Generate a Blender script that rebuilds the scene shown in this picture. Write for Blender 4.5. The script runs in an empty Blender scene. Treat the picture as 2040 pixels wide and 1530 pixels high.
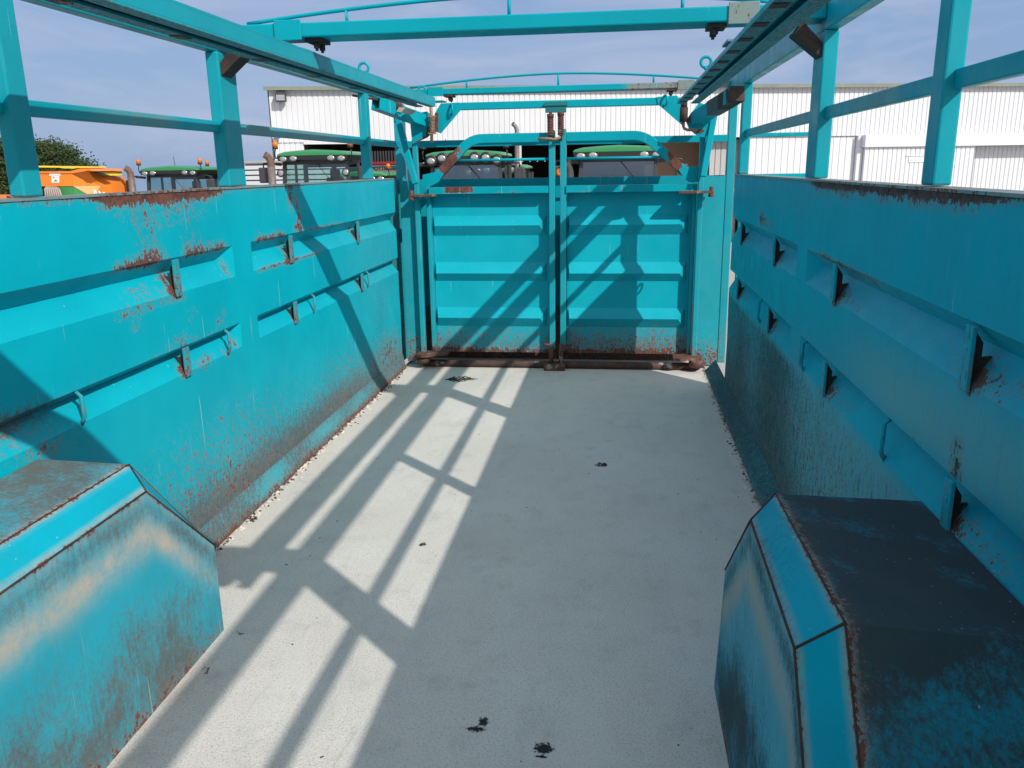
import bpy, bmesh, math, random
from mathutils import noise as mnoise
from mathutils import Vector, Matrix
random.seed(7)
scene = bpy.context.scene
COL = scene.collection
R = math.radians

# ------------------------------------------------------------------ camera (solved from the photograph)
YAW, PITCH, ROLL, FPX = -0.128972, -0.256897, -0.0159113, 1639.82
CAM = Vector((0.50292, 0.0, 1.57632))
_f = Vector((math.sin(YAW)*math.cos(PITCH), math.cos(YAW)*math.cos(PITCH), math.sin(PITCH)))
_r = Vector((math.cos(YAW), -math.sin(YAW), 0)); _u = _r.cross(_f)
_r, _u = _r*math.cos(ROLL)+_u*math.sin(ROLL), -_r*math.sin(ROLL)+_u*math.cos(ROLL)
def at(px, py, X=None, Y=None, Z=None):
    """point of the place seen at photo pixel (px,py) on a plane X=, Y= or Z="""
    d = _f + _r*((px-1020)/FPX) + _u*((765-py)/FPX)
    if X is not None: t = (X-CAM.x)/d.x
    elif Y is not None: t = (Y-CAM.y)/d.y
    else: t = (Z-CAM.z)/d.z
    return CAM + d*t
cam = bpy.data.cameras.new('camera'); camo = bpy.data.objects.new('camera', cam); COL.objects.link(camo)
cam.sensor_width = 36; cam.lens = 36*FPX/2040; cam.clip_start = 0.05; cam.clip_end = 2000
M = Matrix((( _r.x,_u.x,-_f.x,CAM.x),(_r.y,_u.y,-_f.y,CAM.y),(_r.z,_u.z,-_f.z,CAM.z),(0,0,0,1)))
camo.matrix_world = M
scene.camera = camo
GZ = -1.074                      # yard level; the trailer bed is z = 0

# ------------------------------------------------------------------ materials
def new_mat(name):
    m = bpy.data.materials.new(name); m.use_nodes = True
    nt = m.node_tree; nt.nodes.clear()
    return m, nt
class NT:
    def __init__(s, nt): s.nt = nt
    def n(s, typ, ins=None, **kw):
        nd = s.nt.nodes.new(typ)
        for k, v in kw.items(): setattr(nd, k, v)
        for k, v in (ins or {}).items():
            if hasattr(v, 'is_output') or isinstance(v, bpy.types.NodeSocket): s.nt.links.new(v, nd.inputs[k])
            else: nd.inputs[k].default_value = v
        return nd
    def math(s, op, a, b=0.0, c=0.0, clamp=False):
        nd = s.nt.nodes.new('ShaderNodeMath'); nd.operation = op; nd.use_clamp = clamp
        for i, v in enumerate((a, b, c)):
            if isinstance(v, bpy.types.NodeSocket): s.nt.links.new(v, nd.inputs[i])
            else: nd.inputs[i].default_value = v
        return nd.outputs[0]
    def mix(s, fac, a, b, blend='MIX'):
        nd = s.nt.nodes.new('ShaderNodeMix'); nd.data_type = 'RGBA'; nd.blend_type = blend
        for i, v in ((0, fac), (6, a), (7, b)):
            if isinstance(v, bpy.types.NodeSocket): s.nt.links.new(v, nd.inputs[i])
            else: nd.inputs[i].default_value = v if not isinstance(v, tuple) else (v+(1,))[:4]
        return nd.outputs[2]
    def ss(s, v, lo, hi, a=0.0, b=1.0):
        nd = s.nt.nodes.new('ShaderNodeMapRange'); nd.interpolation_type = 'SMOOTHSTEP'
        s.nt.links.new(v, nd.inputs[0])
        for i, x in zip((1, 2, 3, 4), (lo, hi, a, b)): nd.inputs[i].default_value = x
        return nd.outputs[0]
    def noise(s, vec, scale, detail=6, rough=0.6, dist=0.0):
        return s.n('ShaderNodeTexNoise', {'Vector': vec, 'Scale': scale, 'Detail': detail, 'Roughness': rough, 'Distortion': dist}).outputs[0]
    def mapping(s, vec, scale):
        return s.n('ShaderNodeMapping', {'Vector': vec, 'Scale': scale}).outputs[0]
    def attr(s, name):
        return s.n('ShaderNodeAttribute', attribute_name=name).outputs['Fac']
    def out(s, shader):
        o = s.nt.nodes.new('ShaderNodeOutputMaterial'); s.nt.links.new(shader, o.inputs[0])
    def bsdf(s, col, rough=0.5, metal=0.0, normal=None, spec=0.5):
        b = s.nt.nodes.new('ShaderNodeBsdfPrincipled')
        for k, v in (('Base Color', col), ('Roughness', rough), ('Metallic', metal), ('Specular IOR Level', spec)):
            if isinstance(v, bpy.types.NodeSocket): s.nt.links.new(v, b.inputs[k])
            else: b.inputs[k].default_value = v if not isinstance(v, tuple) else (v+(1,))[:4]
        if normal is not None: s.nt.links.new(normal, b.inputs['Normal'])
        return b.outputs[0]
    def bump(s, h, strength=0.2, dist=0.002):
        return s.n('ShaderNodeBump', {'Height': h, 'Strength': strength, 'Distance': dist}).outputs[0]

def mat_paint(name, base, base2, chips=0.0, film=(0.21, 0.27, 0.255), rust1=(0.185, 0.080, 0.062), rust2=(0.080, 0.040, 0.034), dirtc=(0.115, 0.092, 0.075), rough=0.36, soft=False, scratch=False):
    m, nt = new_mat(name); s = NT(nt)
    co = s.n('ShaderNodeTexCoord').outputs['Object']
    n1 = s.noise(co, 2.2, 5, 0.6); n2 = s.noise(co, 70, 8, 0.7); n3 = s.noise(s.mapping(co, (85, 85, 15)), 1.0, 6, 0.62)
    n4 = s.noise(co, 9.0, 6, 0.65); nf = s.noise(co, 260, 3, 0.6)
    rust = s.attr('rust'); dirt = s.attr('dirt'); pale = s.attr('pale')
    col = s.mix(s.ss(n1, 0.3, 0.7), base, base2)
    col = s.mix(s.math('MULTIPLY', s.ss(nf, 0.35, 0.7), 0.10), col, tuple(c*0.55 for c in base))
    # weathered film / dust
    fm = s.math('MULTIPLY', pale, s.ss(s.math('ADD', s.math('MULTIPLY', n4, 0.6), s.math('MULTIPLY', n2, 0.4)), 0.28, 0.68, 0.25, 1.25), clamp=True)
    col = s.mix(fm, col, film)
    # grime, speckled and streaked
    n5 = s.noise(co, 190, 5, 0.7)
    sp = s.math('ADD', s.math('MULTIPLY', n2, 0.42), s.math('ADD', s.math('MULTIPLY', n3, 0.30), s.math('MULTIPLY', n5, 0.28)))
    if soft: dirt = s.math('MULTIPLY', dirt, s.ss(s.noise(co, 3.6, 5, 0.62), 0.34, 0.66, 0.62, 1.28))
    dm = s.ss(s.math('ADD', dirt, s.math('MULTIPLY', s.math('SUBTRACT', sp, 0.5), s.math('MULTIPLY', s.math('MULTIPLY', dirt, 8.0, clamp=True), 2.4 if soft else 3.4))), 0.08 if soft else 0.22, 0.95 if soft else 0.80)
    dm = s.math('MULTIPLY', dm, 0.88)
    dcol = s.mix(n4, tuple(c*0.6 for c in dirtc), tuple(c*1.35 for c in dirtc))
    col = s.mix(dm, col, dcol)
    # bare rusty steel
    spr = s.math('ADD', s.math('MULTIPLY', n2, 0.42), s.math('ADD', s.math('MULTIPLY', n3, 0.16), s.math('MULTIPLY', s.noise(co, 26, 8, 0.75), 0.42)))
    rv = s.math('ADD', rust, s.math('MULTIPLY', s.math('SUBTRACT', spr, 0.5), s.math('MULTIPLY', s.math('MULTIPLY', rust, 7.0, clamp=True), 3.4)))
    if chips:
        rv = s.math('ADD', rv, s.math('ADD', s.ss(s.noise(co, 5.5, 3, 0.5), 0.60, 0.78, 0.0, chips), s.math('MULTIPLY', s.math('SUBTRACT', n2, 0.5), 0.8)))
    rm = s.ss(rv, 0.38, 0.56)
    stn = s.math('MULTIPLY', s.math('MULTIPLY', s.ss(rv, 0.12, 0.45), s.math('MULTIPLY', rust, 5.0, clamp=True)), 0.42)
    col = s.mix(stn, col, (0.17, 0.15, 0.12))
    edge = s.math('MULTIPLY', s.math('SUBTRACT', s.ss(rv, 0.33, 0.40), rm), 0.22, clamp=True)
    col = s.mix(edge, col, (0.42, 0.55, 0.58))
    rcol = s.mix(s.ss(s.noise(co, 26, 7, 0.7), 0.34, 0.66), rust2, rust1)
    col = s.mix(rm, col, rcol)
    if scratch:
        ds = s.ss(s.noise(s.n('ShaderNodeMapping', {'Vector': co, 'Rotation': (0.25, 0, 0), 'Scale': (40, 40, 6.5)}).outputs[0], 1.0, 4, 0.6), 0.615, 0.67)
        ds2 = s.ss(s.noise(s.n('ShaderNodeMapping', {'Vector': co, 'Rotation': (-0.9, 0, 0), 'Scale': (40, 70, 9)}).outputs[0], 1.0, 3, 0.6), 0.66, 0.70)
        ds = s.math('MULTIPLY', s.math('MAXIMUM', ds, ds2), s.ss(dirt, 0.04, 0.30, 0.10, 0.85))
        col = s.mix(ds, col, (0.028, 0.034, 0.036))
    # fine pale scratches
    sc = s.noise(s.mapping(co, (90, 90, 2.2)), 1.0, 2, 0.4)
    scm = s.math('MULTIPLY', s.ss(sc, 0.735, 0.77), 0.45)
    col = s.mix(scm, col, (0.45, 0.60, 0.62))
    ro = s.math('ADD', s.math('MULTIPLY', s.math('MAXIMUM', rm, dm), 0.45), s.ss(n4, 0.3, 0.7, rough-0.05, rough+0.12), clamp=True)
    h = s.math('ADD', s.math('MULTIPLY', rm, -0.5), s.math('ADD', s.math('MULTIPLY', n2, 0.35), s.math('MULTIPLY', n1, 1.2)))
    s.out(s.bsdf(col, ro, 0.0, s.bump(h, 0.35, 0.0035), 0.13))
    return m
def mat_plain(name, col, rough=0.5, metal=0.0, var=0.15, scale=20, bump=0.0, spec=0.5):
    m, nt = new_mat(name); s = NT(nt)
    co = s.n('ShaderNodeTexCoord').outputs['Object']
    n = s.noise(co, scale, 6, 0.62)
    c = s.mix(n, tuple(x*(1-var) for x in col), tuple(min(1, x*(1+var)) for x in col))
    s.out(s.bsdf(c, rough, metal, s.bump(n, bump, 0.004) if bump else None, spec))
    return m
def mat_rusty(name, c1, c2, c3=None, rough=0.8, scale=18):
    m, nt = new_mat(name); s = NT(nt)
    co = s.n('ShaderNodeTexCoord').outputs['Object']
    n = s.noise(co, scale, 8, 0.7); n2 = s.noise(co, 90, 5, 0.7)
    c = s.mix(s.ss(n, 0.3, 0.7), c1, c2)
    if c3: c = s.mix(s.ss(s.noise(co, scale*0.6, 6, 0.6), 0.60, 0.66), c, c3)
    s.out(s.bsdf(c, rough, 0.0, s.bump(n2, 0.5, 0.003)))
    return m
def mat_glass(name, tint, refl=0.10, gcol=(0.9, 0.95, 1, 1), gr=0.03):
    m, nt = new_mat(name); s = NT(nt)
    t = s.n('ShaderNodeBsdfTransparent', {'Color': tint+(1,)})
    g = s.n('ShaderNodeBsdfGlossy', {'Color': gcol, 'Roughness': gr})
    lw = s.n('ShaderNodeFresnel', {'IOR': 1.45})
    fac = s.math('ADD', lw.outputs[0], refl, clamp=True)
    mx = s.n('ShaderNodeMixShader', {0: fac, 1: t.outputs[0], 2: g.outputs[0]})
    s.out(mx.outputs[0]); return m

TEAL = mat_paint('teal_wall_paint', (0.001, 0.425, 0.535), (0.001, 0.37, 0.48), dirtc=(0.105, 0.096, 0.098))
TEALF = mat_paint('teal_frame_paint', (0.002, 0.345, 0.43), (0.002, 0.305, 0.385), chips=0.20)
TEALA = mat_paint('teal_arch_paint', (0.002, 0.40, 0.54), (0.003, 0.33, 0.45), film=(0.50, 0.44, 0.36), dirtc=(0.135, 0.105, 0.082), soft=True)
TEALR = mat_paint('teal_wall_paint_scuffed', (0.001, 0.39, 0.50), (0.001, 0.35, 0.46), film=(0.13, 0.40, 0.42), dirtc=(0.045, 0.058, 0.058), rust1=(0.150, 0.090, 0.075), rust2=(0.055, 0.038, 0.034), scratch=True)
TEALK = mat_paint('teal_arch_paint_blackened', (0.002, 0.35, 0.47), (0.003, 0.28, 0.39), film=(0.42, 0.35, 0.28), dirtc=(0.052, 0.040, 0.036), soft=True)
TEALD = mat_paint('teal_weathered_paint', (0.02, 0.20, 0.21), (0.03, 0.13, 0.14), chips=0.55)
RUST = mat_rusty('rusty_steel', (0.055, 0.030, 0.026), (0.17, 0.075, 0.052), (0.30, 0.25, 0.20))
RUSTD = mat_rusty('dark_rusty_steel', (0.022, 0.017, 0.016), (0.065, 0.036, 0.028), (0.02, 0.11, 0.12))
SPRING = mat_rusty('spring_steel', (0.16, 0.085, 0.06), (0.34, 0.24, 0.16), rough=0.55, scale=60)
BLACK = mat_plain('black_plastic', (0.018, 0.019, 0.021), 0.45)
DGREY = mat_plain('dark_grey_plastic', (0.05, 0.053, 0.06), 0.5)
RUBBER = mat_plain('tyre_rubber', (0.02, 0.02, 0.02), 0.85, bump=0.3)
GREEN = mat_plain('tractor_green_paint', (0.045, 0.26, 0.105), 0.3, var=0.06)
GREENS = mat_plain('hopper_green_paint', (0.045, 0.27, 0.085), 0.35, var=0.05)
ORANGE = mat_plain('hopper_orange_paint', (0.84, 0.235, 0.025), 0.4, var=0.04, scale=3)
YELLOW = mat_plain('yellow_sheet', (0.85, 0.62, 0.03), 0.5, var=0.06)
AMBER = mat_plain('amber_lens', (0.66, 0.17, 0.012), 0.18, var=0.12, scale=40)
CHROME = mat_plain('lamp_reflector', (0.46, 0.48, 0.50), 0.14, 0.6, var=0.7, scale=34)
WHITEP = mat_plain('white_sheet_metal', (0.66, 0.69, 0.73), 0.5, var=0.07, scale=0.9)
WHITEL = mat_plain('white_label', (0.78, 0.76, 0.74), 0.6, var=0.03)
GREYM = mat_plain('grey_steel', (0.30, 0.30, 0.31), 0.45, 0.3, var=0.15)
EXH = mat_rusty('exhaust_steel', (0.12, 0.105, 0.10), (0.18, 0.16, 0.155), rough=0.45, scale=9)
EXHR = mat_rusty('rusty_exhaust_tip', (0.11, 0.065, 0.05), (0.20, 0.13, 0.10))
REDP = mat_plain('dark_red_paint', (0.30, 0.02, 0.03), 0.4)
GLASS = mat_glass('tinted_glass', (0.62, 0.80, 0.78), 0.06)
GLASSD = mat_glass('dark_tinted_glass', (0.30, 0.40, 0.46), 0.16, (0.62, 0.80, 1.0, 1), 0.12)
YELLOWRIM = mat_plain('yellow_rim_paint', (0.75, 0.50, 0.03), 0.4)
INTERIOR = mat_plain('shed_lining', (0.10, 0.085, 0.07), 0.9, var=0.2, scale=1)
BROWNB = mat_plain('brown_boarding', (0.34, 0.24, 0.17), 0.9, var=0.12, scale=2)
GREYB = mat_plain('grey_corrugated_sheet', (0.42, 0.42, 0.43), 0.6, var=0.08, scale=2)
TRIM = mat_plain('mossy_roof_trim', (0.21, 0.245, 0.20), 0.8, var=0.35, scale=2.5)
TWIG = mat_plain('dry_leaf_litter', (0.05, 0.045, 0.035), 0.9, var=0.5, scale=60)
HOSE = mat_plain('grey_brown_hose', (0.38, 0.31, 0.28), 0.6, var=0.2)
BARK = mat_plain('bark', (0.09, 0.065, 0.045), 0.9, var=0.4, scale=8)

def mat_floor():
    m, nt = new_mat('worn_resin_floor'); s = NT(nt)
    pos = s.n('ShaderNodeNewGeometry').outputs['Position']
    n1 = s.noise(pos, 1.3, 6, 0.62); n2 = s.noise(pos, 7, 8, 0.7); n3 = s.noise(pos, 150, 4, 0.6); n4 = s.noise(pos, 480, 2, 0.5)
    col = s.mix(s.ss(n1, 0.3, 0.7), (0.66, 0.63, 0.585), (0.73, 0.71, 0.665))
    col = s.mix(s.math('MULTIPLY', s.ss(n2, 0.50, 0.72), 0.55), col, (0.49, 0.48, 0.455))
    col = s.mix(s.math('MULTIPLY', s.ss(s.noise(s.mapping(pos, (5, 1.6, 1)), 1.0, 7, 0.7, 0.5), 0.52, 0.68), 0.35), col, (0.50, 0.495, 0.49))
    col = s.mix(s.math('MULTIPLY', s.ss(n3, 0.50, 0.66), 0.55), col, (0.34, 0.325, 0.30))
    col = s.mix(s.math('MULTIPLY', s.ss(n4, 0.5, 0.68), 0.45), col, (0.36, 0.345, 0.32))
    col = s.mix(s.math('MULTIPLY', s.ss(n3, 0.48, 0.28), 0.22), col, (0.78, 0.77, 0.73))
    # smooth trowelled patches
    tp = s.ss(s.noise(s.mapping(pos, (3.2, 1.6, 1)), 1.0, 3, 0.5, 0.6), 0.60, 0.64)
    col = s.mix(s.math('MULTIPLY', tp, 0.28), col, (0.68, 0.66, 0.63))
    # tiny dark specks
    vo = s.n('ShaderNodeTexVoronoi', {'Vector': pos, 'Scale': 26.0}); vd = vo.outputs['Distance']
    sz = s.n('ShaderNodeSeparateColor', {0: vo.outputs['Color']}).outputs[0]
    spk = s.math('MULTIPLY', s.ss(vd, 0.06, 0.03), s.math('GREATER_THAN', sz, 0.80))
    col = s.mix(s.math('MULTIPLY', spk, 0.85), col, (0.05, 0.045, 0.04))
    # places where the coating has broken away
    holes = None
    for (hx, hy, rx, ry, ang) in ((0.120, 2.028, 0.026, 0.012, 1.0), (0.135, 2.062, 0.014, 0.020, 0.2), (0.322, 1.966, 0.027, 0.022, 0.2), (0.318, 1.932, 0.014, 0.006, 0.0)):
        mp = s.n('ShaderNodeMapping', {'Vector': s.n('ShaderNodeVectorMath', {0: pos, 1: (-hx, -hy, 0)}, operation='ADD').outputs[0], 'Rotation': (0, 0, ang), 'Scale': (1/rx, 1/ry, 0)}).outputs[0]
        ln = s.n('ShaderNodeVectorMath', {0: mp}, operation='LENGTH').outputs['Value']
        v = s.math('ADD', ln, s.math('MULTIPLY', s.math('SUBTRACT', s.noise(pos, 95, 6, 0.78), 0.5), 4.6))
        holes = v if holes is None else s.math('MINIMUM', holes, v)
    hm = s.ss(holes, 0.98, 0.80)
    col = s.mix(hm, col, (0.022, 0.024, 0.028))
    # grime along both edges of the bed
    sx = s.n('ShaderNodeSeparateXYZ', {0: pos}).outputs
    ed = s.math('MINIMUM', s.math('SUBTRACT', 1.21, sx[0]), s.math('ADD', sx[0], 1.215))
    ed = s.math('ADD', ed, s.math('MULTIPLY', s.math('SUBTRACT', n2, 0.5), 0.16))
    col = s.mix(s.ss(ed, 0.035, -0.01), col, (0.16, 0.13, 0.11))
    h = s.math('ADD', s.math('MULTIPLY', n3, 0.9), s.math('ADD', s.math('MULTIPLY', n4, 0.4), s.math('ADD', s.math('MULTIPLY', hm, -3.0), s.math('MULTIPLY', tp, 0.3))))
    s.out(s.bsdf(col, 0.82, 0.0, s.bump(h, 0.8, 0.0045), 0.3)); return m
def mat_ground():
    m, nt = new_mat('gravelly_yard_concrete'); s = NT(nt)
    pos = s.n('ShaderNodeNewGeometry').outputs['Position']
    n1 = s.noise(pos, 0.4, 6, 0.6); n2 = s.noise(pos, 14, 6, 0.7); n3 = s.noise(pos, 60, 4, 0.7)
    col = s.mix(n1, (0.36, 0.345, 0.325), (0.47, 0.455, 0.43))
    col = s.mix(s.math('MULTIPLY', s.ss(n2, 0.5, 0.7), 0.4), col, (0.28, 0.265, 0.25))
    col = s.mix(s.math('MULTIPLY', s.ss(n3, 0.52, 0.68), 0.5), col, (0.22, 0.21, 0.20))
    s.out(s.bsdf(col, 0.9, 0.0, s.bump(n3, 0.6, 0.01), 0.3)); return m
def mat_leaf():
    m, nt = new_mat('tree_leaves'); s = NT(nt)
    co = s.n('ShaderNodeTexCoord').outputs['Object']
    col = s.mix(s.ss(s.noise(co, 1.1, 4, 0.6), 0.3, 0.7), (0.036, 0.066, 0.026), (0.080, 0.120, 0.048))
    col = s.mix(s.math('MULTIPLY', s.noise(co, 25, 2, 0.5), 0.5), col, (0.09, 0.115, 0.055))
    d = s.n('ShaderNodeBsdfDiffuse', {'Color': col}); t = s.n('ShaderNodeBsdfTranslucent', {'Color': col})
    mx = s.n('ShaderNodeMixShader', {0: 0.25, 1: d.outputs[0], 2: t.outputs[0]})
    s.out(mx.outputs[0]); return m
FLOOR, GROUND, LEAF = mat_floor(), mat_ground(), mat_leaf()

# ------------------------------------------------------------------ mesh builder
class MB:
    def __init__(s): s.v = []; s.f = []; s.sm = []
    def add(s, pts, faces, smooth=False):
        b = len(s.v); s.v += [Vector(p) for p in pts]
        for f in faces: s.f.append([b+i for i in f]); s.sm.append(smooth)
        return s
    def poly(s, *pts): return s.add(pts, [list(range(len(pts)))])
    def box(s, x0, x1, y0, y1, z0, z1):
        p = [(x, y, z) for z in (z0, z1) for y in (y0, y1) for x in (x0, x1)]
        return s.add(p, [(0,2,3,1),(4,5,7,6),(0,1,5,4),(2,6,7,3),(0,4,6,2),(1,3,7,5)])
    def bar(s, p, q, w, h, up=(0, 0, 1)):
        p, q = Vector(p), Vector(q); d = (q-p).normalized(); up = Vector(up)
        side = d.cross(up)
        if side.length < 1e-4: side = d.cross(Vector((1, 0, 0)))
        side.normalize(); u = side.cross(d).normalized()
        pts = [e+side*(a*w/2)+u*(b*h/2) for e in (p, q) for a, b in ((-1,-1),(1,-1),(1,1),(-1,1))]
        return s.add(pts, [(3,2,1,0),(4,5,6,7),(0,1,5,4),(1,2,6,5),(2,3,7,6),(3,0,4,7)])
    def prism(s, pts, vec):
        n = len(pts); vec = Vector(vec); a = [Vector(p) for p in pts]
        return s.add(a+[p+vec for p in a], [list(range(n))[::-1], list(range(n, 2*n))]+[(i, (i+1) % n, n+(i+1) % n, n+i) for i in range(n)])
    def tube(s, pts, r, n=10, caps=True, smooth=True):
        pts = [Vector(p) for p in pts]; rings = []
        rr = r if isinstance(r, (list, tuple)) else [r]*len(pts)
        ref = None
        for i, p in enumerate(pts):
            d = (pts[min(i+1, len(pts)-1)]-pts[max(i-1, 0)]).normalized()
            if ref is None: ref = d.orthogonal().normalized()
            ref = (ref-d*ref.dot(d)).normalized(); b = d.cross(ref)
            rings.append([p+(ref*math.cos(2*math.pi*k/n)+b*math.sin(2*math.pi*k/n))*rr[i] for k in range(n)])
        base = len(s.v)
        for rg in rings: s.v += rg
        for i in range(len(pts)-1):
            for k in range(n):
                s.f.append([base+i*n+k, base+i*n+(k+1) % n, base+(i+1)*n+(k+1) % n, base+(i+1)*n+k]); s.sm.append(smooth)
        if caps:
            s.f.append([base+k for k in range(n)][::-1]); s.f.append([base+(len(pts)-1)*n+k for k in range(n)]); s.sm += [False, False]
        return s
    def lathe(s, c, axis, prof, n=16, smooth=True):
        c = Vector(c); a = Vector(axis).normalized(); e = a.orthogonal().normalized(); g = a.cross(e)
        base = len(s.v)
        for r, h in prof:
            for k in range(n):
                t = 2*math.pi*k/n; s.v.append(c+a*h+(e*math.cos(t)+g*math.sin(t))*r)
        for i in range(len(prof)-1):
            for k in range(n):
                s.f.append([base+i*n+k, base+i*n+(k+1) % n, base+(i+1)*n+(k+1) % n, base+(i+1)*n+k]); s.sm.append(smooth)
        s.f.append([base+k for k in range(n)][::-1]); s.f.append([base+(len(prof)-1)*n+k for k in range(n)]); s.sm += [False, False]
        return s
    def ring(s, c, axis, R_, r, n=18, m=8):
        c = Vector(c); a = Vector(axis).normalized(); e = a.orthogonal().normalized(); g = a.cross(e); base = len(s.v)
        for i in range(n):
            t = 2*math.pi*i/n; d = e*math.cos(t)+g*math.sin(t)
            for k in range(m):
                q = 2*math.pi*k/m; s.v.append(c+d*(R_+r*math.cos(q))+a*(r*math.sin(q)))
        for i in range(n):
            for k in range(m):
                s.f.append([base+i*m+k, base+i*m+(k+1) % m, base+((i+1) % n)*m+(k+1) % m, base+((i+1) % n)*m+k]); s.sm.append(True)
        return s
    def patch(s, a, b, c, d, step=0.03):
        """bilinear grid a-b / d-c"""
        a, b, c, d = map(Vector, (a, b, c, d))
        nu = max(1, int(math.ceil(max((b-a).length, (c-d).length)/step))); nv = max(1, int(math.ceil(max((d-a).length, (c-b).length)/step)))
        base = len(s.v)
        for j in range(nv+1):
            for i in range(nu+1):
                u, v = i/nu, j/nv
                s.v.append((a*(1-u)+b*u)*(1-v)+(d*(1-u)+c*u)*v)
        for j in range(nv):
            for i in range(nu):
                k = base+j*(nu+1)+i; s.f.append([k, k+1, k+nu+2, k+nu+1]); s.sm.append(False)
        return s
    def build(s, name, mat, parent=None, bevel=0.0, attrs=None, fix=True, label=None, off=None):
        o3 = Vector(off) if off is not None else (ORIGIN.get(parent.name, Vector()) if parent else Vector())
        me = bpy.data.meshes.new(name)
        me.from_pydata([tuple(p-o3) for p in s.v], [], s.f); me.update()
        me.polygons.foreach_set('use_smooth', s.sm)
        if attrs:
            vals = [attrs(p) for p in s.v]
            for i, k in enumerate(('rust', 'dirt', 'pale')):
                at_ = me.attributes.new(k, 'FLOAT', 'POINT'); at_.data.foreach_set('value', [v[i] for v in vals])
        if fix:
            bm = bmesh.new(); bm.from_mesh(me); bmesh.ops.recalc_face_normals(bm, faces=bm.faces); bm.to_mesh(me); bm.free()
        me.materials.append(mat)
        o = bpy.data.objects.new(name, me); COL.objects.link(o)
        if parent: o.parent = parent; ORIGIN[o.name] = o3
        if bevel:
            b = o.modifiers.new('edge', 'BEVEL'); b.width = bevel; b.segments = 2; b.limit_method = 'ANGLE'
        if label: o['label'] = label
        return o
ORIGIN = {}
def thing(name, loc, label, cat, group=None, rotz=0.0, local=False):
    o = bpy.data.objects.new(name, None); COL.objects.link(o); o.location = loc; o.rotation_euler = (0, 0, rotz)
    o.empty_display_size = 0.3
    o['label'] = label; o['category'] = cat
    if group: o['group'] = group
    ORIGIN[o.name] = Vector() if local else Vector(loc)
    return o
def tag(o, label, cat, group=None, kind=None):
    o['label'] = label; o['category'] = cat
    if group: o['group'] = group
    if kind: o['kind'] = kind
    return o
def text_mesh(name, body, size, mat, parent, origin, xdir, updir, depth=0.004, shear=0.0, spacing=1.0, bold=0.0, off=None):
    cu = bpy.data.curves.new(name, 'FONT'); cu.body = body; cu.size = size; cu.extrude = depth; cu.shear = shear; cu.space_character = spacing; cu.offset = bold
    tmp = bpy.data.objects.new(name+'_curve', cu); COL.objects.link(tmp)
    dg = bpy.context.evaluated_depsgraph_get()
    me = bpy.data.meshes.new_from_object(tmp.evaluated_get(dg)); bpy.data.objects.remove(tmp)
    x = Vector(xdir).normalized(); u = Vector(updir).normalized(); n = x.cross(u)
    o3 = ORIGIN.get(parent.name, Vector())
    T = Matrix(((x.x,u.x,n.x,origin[0]-o3.x),(x.y,u.y,n.y,origin[1]-o3.y),(x.z,u.z,n.z,origin[2]-o3.z),(0,0,0,1)))
    me.transform(T); me.materials.clear(); me.materials.append(mat)
    o = bpy.data.objects.new(name, me); COL.objects.link(o); o.parent = parent
    return o
def clamp(x, a=0.0, b=1.0): return max(a, min(b, x))
def sst(x, a, b):
    t = clamp((x-a)/(b-a)); return t*t*(3-2*t)
def blob(y, z, y0, z0, ry, rz): return math.exp(-((y-y0)/ry)**2-((z-z0)/rz)**2)
def seg(y, a, b, s=0.06): return sst(y, a-s, a+s)*(1-sst(y, b-s, b+s))

# ================================================================== THE TRAILER
XL, XR = -1.225, 1.285           # inner faces of the two side walls
YB = -2.60                       # rear end of the bed (behind the camera)
trailer = thing('livestock_trailer', (0, 3.0, GZ), 'turquoise livestock trailer with rust-worn ribbed side walls, overhead frame and pale floor', 'trailer')

# ---- bed
fl = MB(); fl.box(-1.235, 1.215, YB, 6.80, -0.06, 0.0); floor = fl.build('floor', FLOOR, trailer)
ch = MB()
for x in (-0.7, 0.7): ch.box(x-0.05, x+0.05, YB, 6.8, -0.22, -0.062)
for y in (0.2, 1.2, 2.2, 3.4, 4.6, 5.8): ch.box(-0.648, 0.648, y-0.04, y+0.04, -0.20, -0.064)
chassis = ch.build('chassis', RUSTD, trailer)
ax = MB(); ax.bar((-1.0, 1.75, -0.60), (1.0, 1.75, -0.60), 0.09, 0.09); ax.box(-0.74, -0.66, 1.70, 1.80, -0.57, -0.215); ax.box(0.66, 0.74, 1.70, 1.80, -0.57, -0.215)
axle = ax.build('axle', RUSTD, trailer)
for sx in (-1, 1):
    w = MB(); w.lathe((sx*1.05, 1.75, -0.60), (sx, 0, 0), [(0.28, -0.12), (0.43, -0.13), (0.47, -0.09), (0.474, 0.0), (0.47, 0.09), (0.43, 0.13), (0.28, 0.12)], 28)
    wh = w.build('tyre', RUBBER, trailer)
    h = MB(); h.lathe((sx*1.05, 1.75, -0.60), (sx, 0, 0), [(0.29, -0.10), (0.24, 0.02), (0.1, 0.06), (0.08, 0.10)], 20); h.build('rim', GREYM, wh)
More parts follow.
